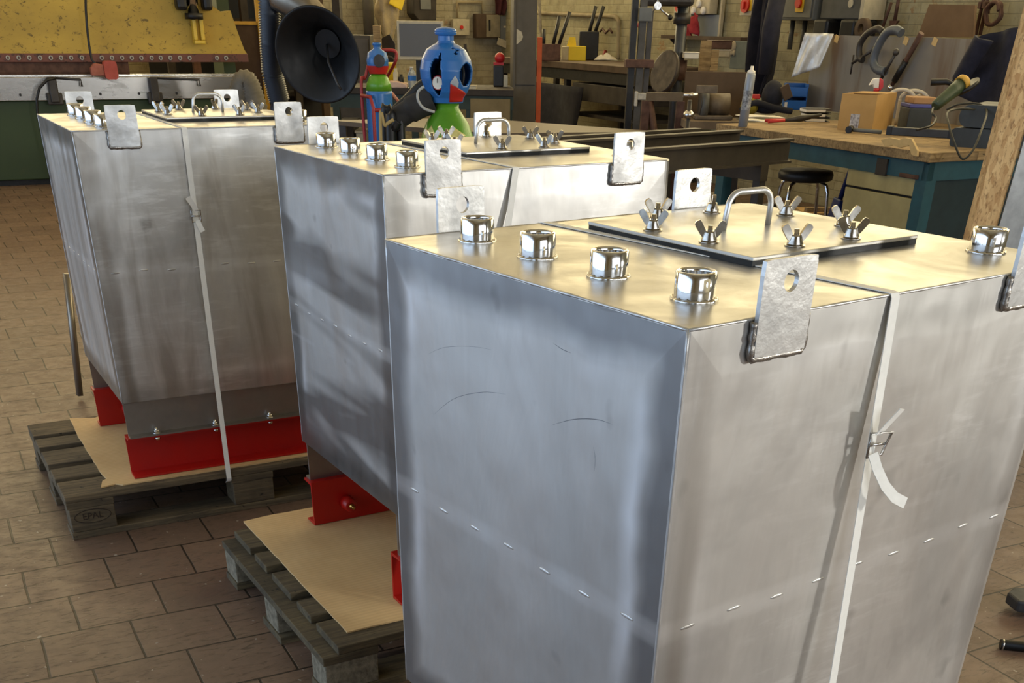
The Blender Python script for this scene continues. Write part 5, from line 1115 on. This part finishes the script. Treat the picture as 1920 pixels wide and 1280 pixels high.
# far workbench along the right wall
ub0, ub1 = 10.4, 13.7; VB = 6.45; zt_ = 1.04
F = frame(R(VB, ub0, 0), TH); t = thing('far_workbench', 'dark far workbench along the painted wall carrying the yellow box', 'workbench', F); LB2 = ub1-ub0
part(t, 'top', MB().box(0, .85, 0, LB2, zt_-.06, zt_, bev=.004), dull_brown); part(t, 'front_rail', MB().box(.02, .06, 0, LB2, zt_-.16, zt_-.06), black_m)
for y in (.05, LB2*.48, LB2-.1): part(t, 'leg', MB().box(.03, .09, y, y+.06, 0, zt_-.16), dark_steel); part(t, 'leg', MB().box(.75, .81, y, y+.06, 0, zt_-.16), dark_steel)
part(t, 'under_shelf', MB().box(.05, .8, 0.1, LB2*.45, .55, .58), dark_brown); part(t, 'drawer', MB().box(.0, .5, .1, LB2*.42, zt_-.34, zt_-.18, bev=.004), dark_brown)
F = frame(R(VB-.03, 12.2, .15), TH)
def dc(a, b): return (-.03-.03*math.sin(9*a+2*b), (a-.5)*1.5*(1-.35*b*b), (.68)*(1-b*(1-.5*a)))
solo('black_sheeting', 'black cloth sheeting hung under the far workbench', 'cloth', F, MB().sheet(dc, 16, 10, .01), black_cloth)
def wb(rect, z=1.04, rz=0):
    F, w_, h_ = DZ(*rect, z, rz); return F, w_, h_
F, w_, h_ = wb((1053, 70, 1098, 113.5)); t = thing('yellow_box', 'bright yellow open-lidded box on the far workbench', 'box', F); part(t, 'body', MB().box(-w_*.22, w_/2, 0, .2, 0, h_*.62, bev=.004), yellow_m); part(t, 'white_side', MB().box(-w_/2, -w_*.22, 0, .2, 0, h_*.60, bev=.004), cream_pl); part(t, 'open_flap', MB().prism([(-w_*.3, h_*.62), (w_*.1, h_*.62), (w_*.05, h_), (-w_*.2, h_)], 'y', .06, .075), yellow_m)
F, w_, h_ = wb((1014, 78, 1050, 114)); F.translation.z = 1.04; t = thing('tool_rack', 'low red-brown rack with black handled tools at the left of the yellow box', 'rack', F); part(t, 'rack', MB().box(-w_/2, w_/2, 0, .12, 0, .16, bev=.005), rust_m)
for i, (x, dx, hh) in enumerate(((-.08, .0, .3), (0.02, .07, .42), (.08, .12, .46))): part(t, 'tool_handle', MB().tube([(x, .05, .12), (x+dx, .05, hh)], .02, 8), black_m)
F, w_, h_ = wb((1096, 55, 1114, 113)); F.translation.z = 1.04; F.translation.y += .05; t = thing('pliers_rack', 'black rack of clamps with upright handles behind the yellow box', 'rack', F); part(t, 'rack', MB().box(-.12, .10, 0, .1, 0, .28, bev=.01), black_m)
for x, dx in ((-.02, .07), (.04, .10)): part(t, 'clamp_handle', MB().tube([(x, .05, .22), (x+dx, .05, .52)], .020, 8), black_m)
F, w_, h_ = wb((1114, 97, 1158, 114)); t = thing('white_rag', 'crumpled white rag on the far workbench right of the yellow box', 'cloth', F); part(t, 'cloth', MB().sheet(lambda a, b: ((a-.5)*w_, b*.12, .01+h_*.8*math.sin(PI*a)*math.sin(PI*b)*(.7+.3*math.sin(a*17+b*9))), 16, 12, .006), white_m)
for i, (px, py0, lb, mt) in enumerate(((1134, 94, 'slim red screwdriver upright on the far workbench beside the white rag', rt), (1236, 100, 'small cream tub on the far workbench right of the black upright', cream_pl), (1222, 84, 'dark bottle standing left of the small cream tub', black_m))):
    F, w_, h_ = wb((px-5-4*(i == 1), py0, px+5+4*(i == 1), 112)); r = w_/2; solo(('screwdriver', 'cream_tub', 'dark_bottle')[i], lb, ('tool', 'tub', 'bottle')[i], F, MB().lathe([(r*.9, 0), (r, .01), (r, h_*.6), (r*.6, h_*.8), (r*.6, h_), (.0001, h_)], (0, 0, 0), 16), mt)
# conduit on the painted wall
P_ = [AV(px, py, VW-.02) for px, py in ((1008, 24), (1090, 28), (1142, 30), (1158, 36), (1160, 60), (1159, 112))]; F = frame(P_[-1], TH); solo('conduit_pipe', 'thin pipe running along the painted wall and turning down to the bench', 'pipe', F, MB().tube([loc(F, p) for p in smooth(P_, 5)], .022, 8), simple('painted_pipe', (150, 136, 104), .7, 0, .2, 10))
P_ = [AV(px, py, VW-.10) for px, py in ((1010, -20), (1012, 20), (1014, 70), (1016, 110))]; F = frame(P_[-1], TH); t = thing('hanging_cable', 'lumpy pale cable hanging down the wall right of the grey column', 'cable', F); part(t, 'cable', MB().weld([loc(F, p) for p in P_], .020, 8), simple('pale_cable', (150, 140, 120), .7, 0, .3, 20))
F, w_, h_ = FV(1128, 53, 1152, 66, VW); solo('hook_rail', 'row of small dark hooks on the painted wall above the white rag', 'hooks', F, MB().tube([(-.02, w_/2, h_*.5), (-.02, w_/3, h_*.9), (-.03, 0, h_*.3), (-.02, -w_/4, h_*.9), (-.03, -w_/2, h_*.4)], .012, 8), rust_m)
# grey column with orange edge
Yc = 11.6; F, w_, h_ = D(963, 0, 1003, 232, Yc, .1); F.translation.z = 0; t = thing('steel_column', 'broad grey-brown box column with a small sticker in the middle of the workshop', 'column', F)
cm2 = simple('column_grey', (88, 82, 72), .6, .1, .2, 5); part(t, 'shaft', MB().box(-w_/2, w_/2, 0, .3, 0, 5.2, bev=.004), cm2); part(t, 'flange', MB().box(-w_/2-.012, -w_/2+.006, -.015, .3, 0, 5.2), cm2); part(t, 'joint_line', MB().box(-w_/2+.01, w_/2-.01, -.003, 0, AY(980, 160, Yc).z, AY(980, 160, Yc).z+.006), black_m)
zz = AY(972, 69, Yc).z; part(t, 'sticker', MB().prism([(-w_*.42, zz-.06), (-w_*.2, zz-.03), (-w_*.12, zz), (-w_*.2, zz+.04), (-w_*.42, zz+.06)], 'y', -.004, 0), cream_pl)
F, w_, h_ = D(1004, 70, 1013, 232, Yc); h1 = AY(1008, 70, Yc).z; F.translation.z = 0; solo('orange_post', 'thin orange-brown upright strip touching the right side of the grey column', 'post', F, MB().box(-w_/2, w_/2, .02, .10, 0, h1, bev=.003), orange_m)
# back bench in the middle with its clutter
Y2 = 11.2; zt_ = AY(800, 166, Y2).z; F, w_, h_ = D(622, 166, 962, 232, Y2); F.translation.z = 0; t = thing('back_bench', 'dark back bench behind the two gas cylinders with a drab door at its right end', 'bench', F)
part(t, 'top', MB().box(-w_/2, w_/2, -.02, .8, zt_-.05, zt_, bev=.004), dark_brown); part(t, 'frame_rail', MB().box(-w_/2, w_/2, 0, .04, zt_-.16, zt_-.05), simple('bottle_green', (36, 52, 44), .6, 0, .3, 9))
for x in (-w_/2+.02, -.1, w_/2-.55, w_/2-.08): part(t, 'leg', MB().box(x, x+.06, 0, .06, 0, zt_-.16), bpy.data.materials['bottle_green'])
z0_, z1_ = AY(918, 225, Y2).z-.2, AY(918, 185, Y2).z; x0_, x1_ = w_*(882-792)/340, w_*(956-792)/340; part(t, 'door', MB().box(x0_, x1_, -.01, .01, z0_, z1_, bev=.003), simple('drab_door', (120, 104, 68), .7, 0, .25, 6)); part(t, 'carcass', MB().box(x0_-.04, x1_+.02, .01, .7, .1, zt_-.16), bpy.data.materials['bottle_green']); part(t, 'low_shelf', MB().box(-w_/2, 0, .05, .7, .25, .28), dark_brown)

def bb(rect, dy=.15): 
    F, w_, h_ = D(*rect, Y2+dy); h_ = AY((rect[0]+rect[2])/2, rect[1], Y2+dy).z-zt_; F.translation.z = zt_; return F, w_, h_
F, w_, h_ = bb((748, 39, 833, 160), .45); t = thing('monitor', 'grey flat screen with a pale frame standing on the back bench', 'monitor', F); zb = AY(790, 113, Y2+.45).z-zt_
part(t, 'frame', MB().box(-w_/2, w_/2, 0, .04, zb, h_, bev=.006), cream_pl); part(t, 'screen', MB().box(-w_/2+.022, w_/2-.022, -.003, 0, zb+.03, h_-.022), simple('screen_grey', (92, 92, 92), .4, 0, .06, 3)); part(t, 'stand', MB().box(-.05, .05, .04, .07, .02, zb+.1).box(-.15, .15, -.06, .12, 0, .02, bev=.005), black_m)
F, w_, h_ = bb((765, 125, 781, 166), .05); r = w_/2; t = thing('water_bottle', 'clear plastic water bottle with a blue label on the back bench', 'bottle', F)
def clear():
    t_ = NT('clear_plastic'); t_.b.inputs['Base Color'].default_value = (.85, .92, .95, 1); t_.b.inputs['Roughness'].default_value = .08; t_.b.inputs['Transmission Weight'].default_value = .8; t_.b.inputs['IOR'].default_value = 1.2; return t_.m
part(t, 'bottle', MB().lathe([(r*.9, 0), (r, .01), (r, h_*.62), (r*.8, h_*.76), (r*.36, h_*.9), (r*.36, h_*.93)], (0, 0, 0), 18), clear()); part(t, 'cap', MB().lathe([(r*.42, h_*.93), (r*.42, h_), (.0001, h_)], (0, 0, 0), 14), bpy.data.materials['spray_white']); part(t, 'label', MB().open_lathe([(r*1.01, h_*.35), (r*1.01, h_*.58)], (0, 0, 0), 18), blue_m)
F, w_, h_ = bb((718, 112, 744, 154), .25); t = thing('yellow_tub', 'yellow tub behind the red trolley handle', 'tub', F); part(t, 'tub', MB().lathe([(w_*.42, 0), (w_*.5, h_*.8), (w_*.54, h_*.82), (w_*.54, h_*.9), (w_*.46, h_*.88)], (0, 0, 0), 22), yellow_m); part(t, 'handle', MB().tube([(w_*.5*math.cos(k*PI/8), -.02, h_*.85+.06*math.sin(k*PI/8)) for k in range(9)], .006, 6), dark_steel)
for (px, py0, lb, mt) in ((743, 128, 'white-capped spray can left of the clear water bottle', cream_pl), (753, 139, 'short black can left of the clear water bottle', black_m)):
    F, w_, h_ = bb((px-5, py0, px+5, 166), .08); r = w_/2; solo('spray_can', lb, 'can', F, MB().lathe([(r*.95, 0), (r, .008), (r, h_*.78), (r*.6, h_*.84), (r*.6, h_), (.0001, h_)], (0, 0, 0), 16), mt)
F, w_, h_ = bb((727, 159, 764, 173), -.0); F.translation.z = zt_; t = thing('paper_roll', 'pale pink folded cloth lying on the edge of the back bench', 'cloth', F); part(t, 'cloth', MB().prism([(-w_/2, 0), (w_/2, 0), (w_/2, .03), (0, .055), (-w_/2, .05)], 'y', -.015, .2, .01), simple('pale_pink', (206, 176, 156), .8, 0, .2, 20))
simple_box('cream_block', 'small cream block on the back bench just left of the grey column', 'block', (878, 160, 893, 168), Y2+.02, .08, cream_pl)
F, w_, h_ = D(925, 96, 952, 166, Y2+.5); F.translation.z = zt_; h_ = AY(938, 97, Y2+.5).z-zt_; t = thing('tool_block', 'black holder with a bright red tool on top beside the grey column', 'holder', F); part(t, 'holder', MB().box(-w_/2, w_*.2, 0, .12, 0, h_*.62, bev=.01), black_m); part(t, 'red_tool', MB().ball((-.01, .05, h_*.82), w_*.36, .06, h_*.16).box(-w_/2, w_*.2, .02, .06, h_*.62, h_*.70), simple('tool_red', (186, 30, 34), .4, 0, .2, 20)); part(t, 'white_tag', MB().box(w_*.2, w_*.5, -.01, 0, h_*.0, h_*.34, bev=.003), cream_pl)
F, w_, h_ = D(862, 82, 884, 166, Y2+.6); F.translation.z = zt_; h_ = AY(872, 82, Y2+.6).z-zt_; t = thing('dark_flask', 'tall dark bottle shape behind the guard of the large gas cylinder', 'bottle', F); part(t, 'body', MB().lathe([(w_*.45, 0), (w_*.5, h_*.1), (w_*.42, h_*.7), (w_*.15, h_*.9), (w_*.15, h_), (.0001, h_)], (0, 0, 0), 18), dark_brown)
# wall items at the back
def bw(rect, u=UW): return FU(*rect, u)
F, w_, h_ = bw((845, 36, 876, 66)); t = thing('stop_button_box', 'cream wall box with a small red button above the gas cylinder', 'switch', F); part(t, 'box', MB().box(-w_/2, w_/2, -.08, 0, 0, h_, bev=.006), cream_pl); part(t, 'button', MB().cyl((0, -.10, h_*.5), (0, -.08, h_*.5), .022, 14), sw_red)
F, w_, h_ = bw((893, 26, 930, 71)); t = thing('meter_box', 'grey metal meter box on the back wall left of the column', 'box', F); part(t, 'case', MB().box(-w_/2-.05, w_/2, -.12, 0, 0, h_, bev=.008), dull_brown); part(t, 'cover', MB().box(-w_*.2, w_/2, -.135, -.12, .01, h_-.01, bev=.004), simple('cover_tan', (136, 126, 102), .6, .1, .3, 12)); part(t, 'slot', MB().box(-w_*.08, w_*.0, -.14, -.135, h_*.3, h_*.75), black_m)
F, w_, h_ = bw((931, 30, 954, 78)); t = thing('fuse_box', 'slate grey fuse box between the meter box and the column', 'box', F); part(t, 'case', MB().box(-w_/2, w_/2, -.12, 0, 0, h_, bev=.008), grey_m); part(t, 'white_slip', MB().box(-w_*.25, w_*.3, -.125, -.12, h_*.55, h_*.62), cream_pl)
F, w_, h_ = bw((924, 68, 945, 87)); solo('paper_tag', 'small tilted cream card pinned below the fuse box', 'card', F, MB().box(-w_/2, w_/2, -.14, -.135, 0, h_*.7, rot=Matrix.Rotation(.3, 3, 'Y')), cream_pl)
P_ = [AU(px, py, UW-.02) for px, py in ((857, 34), (857, 4), (903, 4), (904, 28))]; F = frame(P_[0], TH); solo('conduit_loop', 'square loop of pale conduit above the meter box', 'pipe', F, MB().tube([loc(F, p) for p in P_], .016, 8), bpy.data.materials['painted_pipe'])
F, w_, h_ = bw((922, -20, 953, 28), UW-.1); t = thing('maroon_cloth', 'dark maroon cloth hanging high beside the grey column', 'cloth', F); part(t, 'cloth', MB().sheet(lambda a, b: ((a-.5)*w_*(1-.5*b), -.03-.03*math.sin(a*12+b*4), h_*(1-b)), 12, 10, .008), simple('maroon', (72, 26, 24), .85, 0, .3, 16))
F, w_, h_ = bw((762, -20, 806, 38), UW-.1); t = thing('mounted_case', 'dark wall-mounted case with a lighter face above the grey screen', 'case', F); part(t, 'case', MB().prism([(-w_/2, h_), (w_/2, h_), (w_*.45, 0.0), (-w_*.3, 0), (-w_/2, h_*.2)], 'y', -.25, -.0, .01), dark_brown); part(t, 'face', MB().box(-w_*.22, w_*.22, -.262, -.25, h_*.35, h_*.85, bev=.004), grey_m)
F, w_, h_ = bw((674, -30, 697, 76)); t = thing('vertical_duct', 'grey vertical pipe coming down the back wall right of the black hood', 'pipe', F); part(t, 'pipe', MB().cyl((0, -.10, .04), (0, -.10, h_+.4), w_*.42, 20), simple('duct_grey', (128, 126, 118), .5, .3, .2, 10)); part(t, 'collar', MB().cyl((0, -.10, 0), (0, -.10, .06), w_*.5, 20), dark_steel)
F, w_, h_ = bw((700, -30, 742, 68), UW-.3); t = thing('plastic_bundle', 'crumpled translucent plastic bag bundle hanging above the red trolley', 'bag', F); pm = simple('cloudy_plastic', (168, 152, 120), .25, 0, .4, 14)
part(t, 'bag', MB().sheet(lambda a, b: (w_*.5*math.cos(2*PI*a)*(.35+.65*math.sin(PI*(.15+.8*b)))*(1+.15*math.sin(a*31+b*9)), -.08+.10*math.sin(2*PI*a)*(1+.2*math.sin(a*23)), h_*(1-b)+.03*math.sin(a*19)), 30, 20), pm); part(t, 'yellow_tie', MB().box(-.0, w_*.6, -.22, -.20, h_*.55, h_*.78, rot=Matrix.Rotation(.4, 3, 'Y'), bev=.01), yellow_m)
F, w_, h_ = D(640, 60, 702, 232, 12.6); F.translation.z = 0; hh = AY(670, 66, 12.6).z; t = thing('tall_locker', 'tall dark brown locker behind the trolley and the black hood', 'locker', F); part(t, 'carcass', MB().box(-w_/2, w_/2, 0, .45, 0, hh, bev=.006), simple('locker_brown', (74, 66, 52), .6, .1, .3, 6)); part(t, 'door', MB().box(-w_/2+.02, w_/2-.02, -.015, 0, .08, hh-.03, bev=.003), simple('locker_brown2', (80, 72, 58), .6, .1, .3, 6)); part(t, 'handle', MB().box(w_*.3, w_*.34, -.04, -.015, hh*.55, hh*.65), black_m)
F, w_, h_ = D(704, 48, 718, 160, 12.3); F.translation.z = 0; solo('timber_batten', 'upright pale timber batten right of the dark locker', 'timber', F, MB().box(-w_/2, w_/2, 0, .06, 0, AY(711, 48, 12.3).z, bev=.004), plank_m)
F, w_, h_ = D(717, 62, 742, 120, 12.45); F.translation.z = 0; hh = AY(730, 64, 12.45).z; solo('dark_board', 'dark board leaning between the batten and the grey screen', 'board', F, MB().prism([(-w_/2, 0), (w_/2, 0), (w_*.5, hh*.94), (w_*.1, hh), (-w_/2, hh*.97)], 'y', 0, .03), dark_brown)
# crates and bags under the back bench
for i, (px0, px1, py0, m_, lb) in enumerate(((636, 662, 178, dark_brown, 'dark brown crate under the left end of the back bench'), (666, 684, 190, cream_pl, 'pale box under the back bench, just left of the trolley'))):
    F, w_, h_ = D(px0, py0, px1, 228, Y2+.2); F.translation.z = .285; h_ = .3 if i == 0 else .22; t = thing('storage_crate', lb, 'crate', F); part(t, 'body', MB().box(-w_/2, w_/2, 0, .4, 0, h_, bev=.006), m_); part(t, 'rim', MB().box(-w_/2-.01, w_/2+.01, -.01, .41, h_, h_+.02), m_)
# dark stanchions and gear between press and hood
F, w_, h_ = D(615, 0, 650, 60, 14.2); F.translation.z = 0; t = thing('steel_post', 'dark steel upright against the back wall behind the black hood', 'post', F); part(t, 'post', MB().box(-w_*.2, w_*.2, 0, .2, 0, 3), dark_brown); part(t, 'base_plate', MB().box(-w_*.4, w_*.4, -.05, .25, 0, .02), dark_brown)
F = frame(R(3.9, 14.6, 0), TH); t = thing('material_rack', 'dark rack of brown and yellow uprights behind the right end of the press', 'rack', F)
for i in range(7): part(t, 'upright', MB().box(-1.2+i*.30, -1.12+i*.30, -.05+.06*(i % 3), .05+.06*(i % 3), 0, 2.6), [dark_brown, rust_m, orange_m, dark_brown, black_m, dark_brown, dull_brown][i])
for z in (.6, 1.35, 2.1): part(t, 'shelf', MB().box(-1.3, .8, .15, .6, z, z+.04), dark_brown)
part(t, 'back_sheet', MB().box(-1.3, .8, .62, .65, 0, 2.6), black_m)
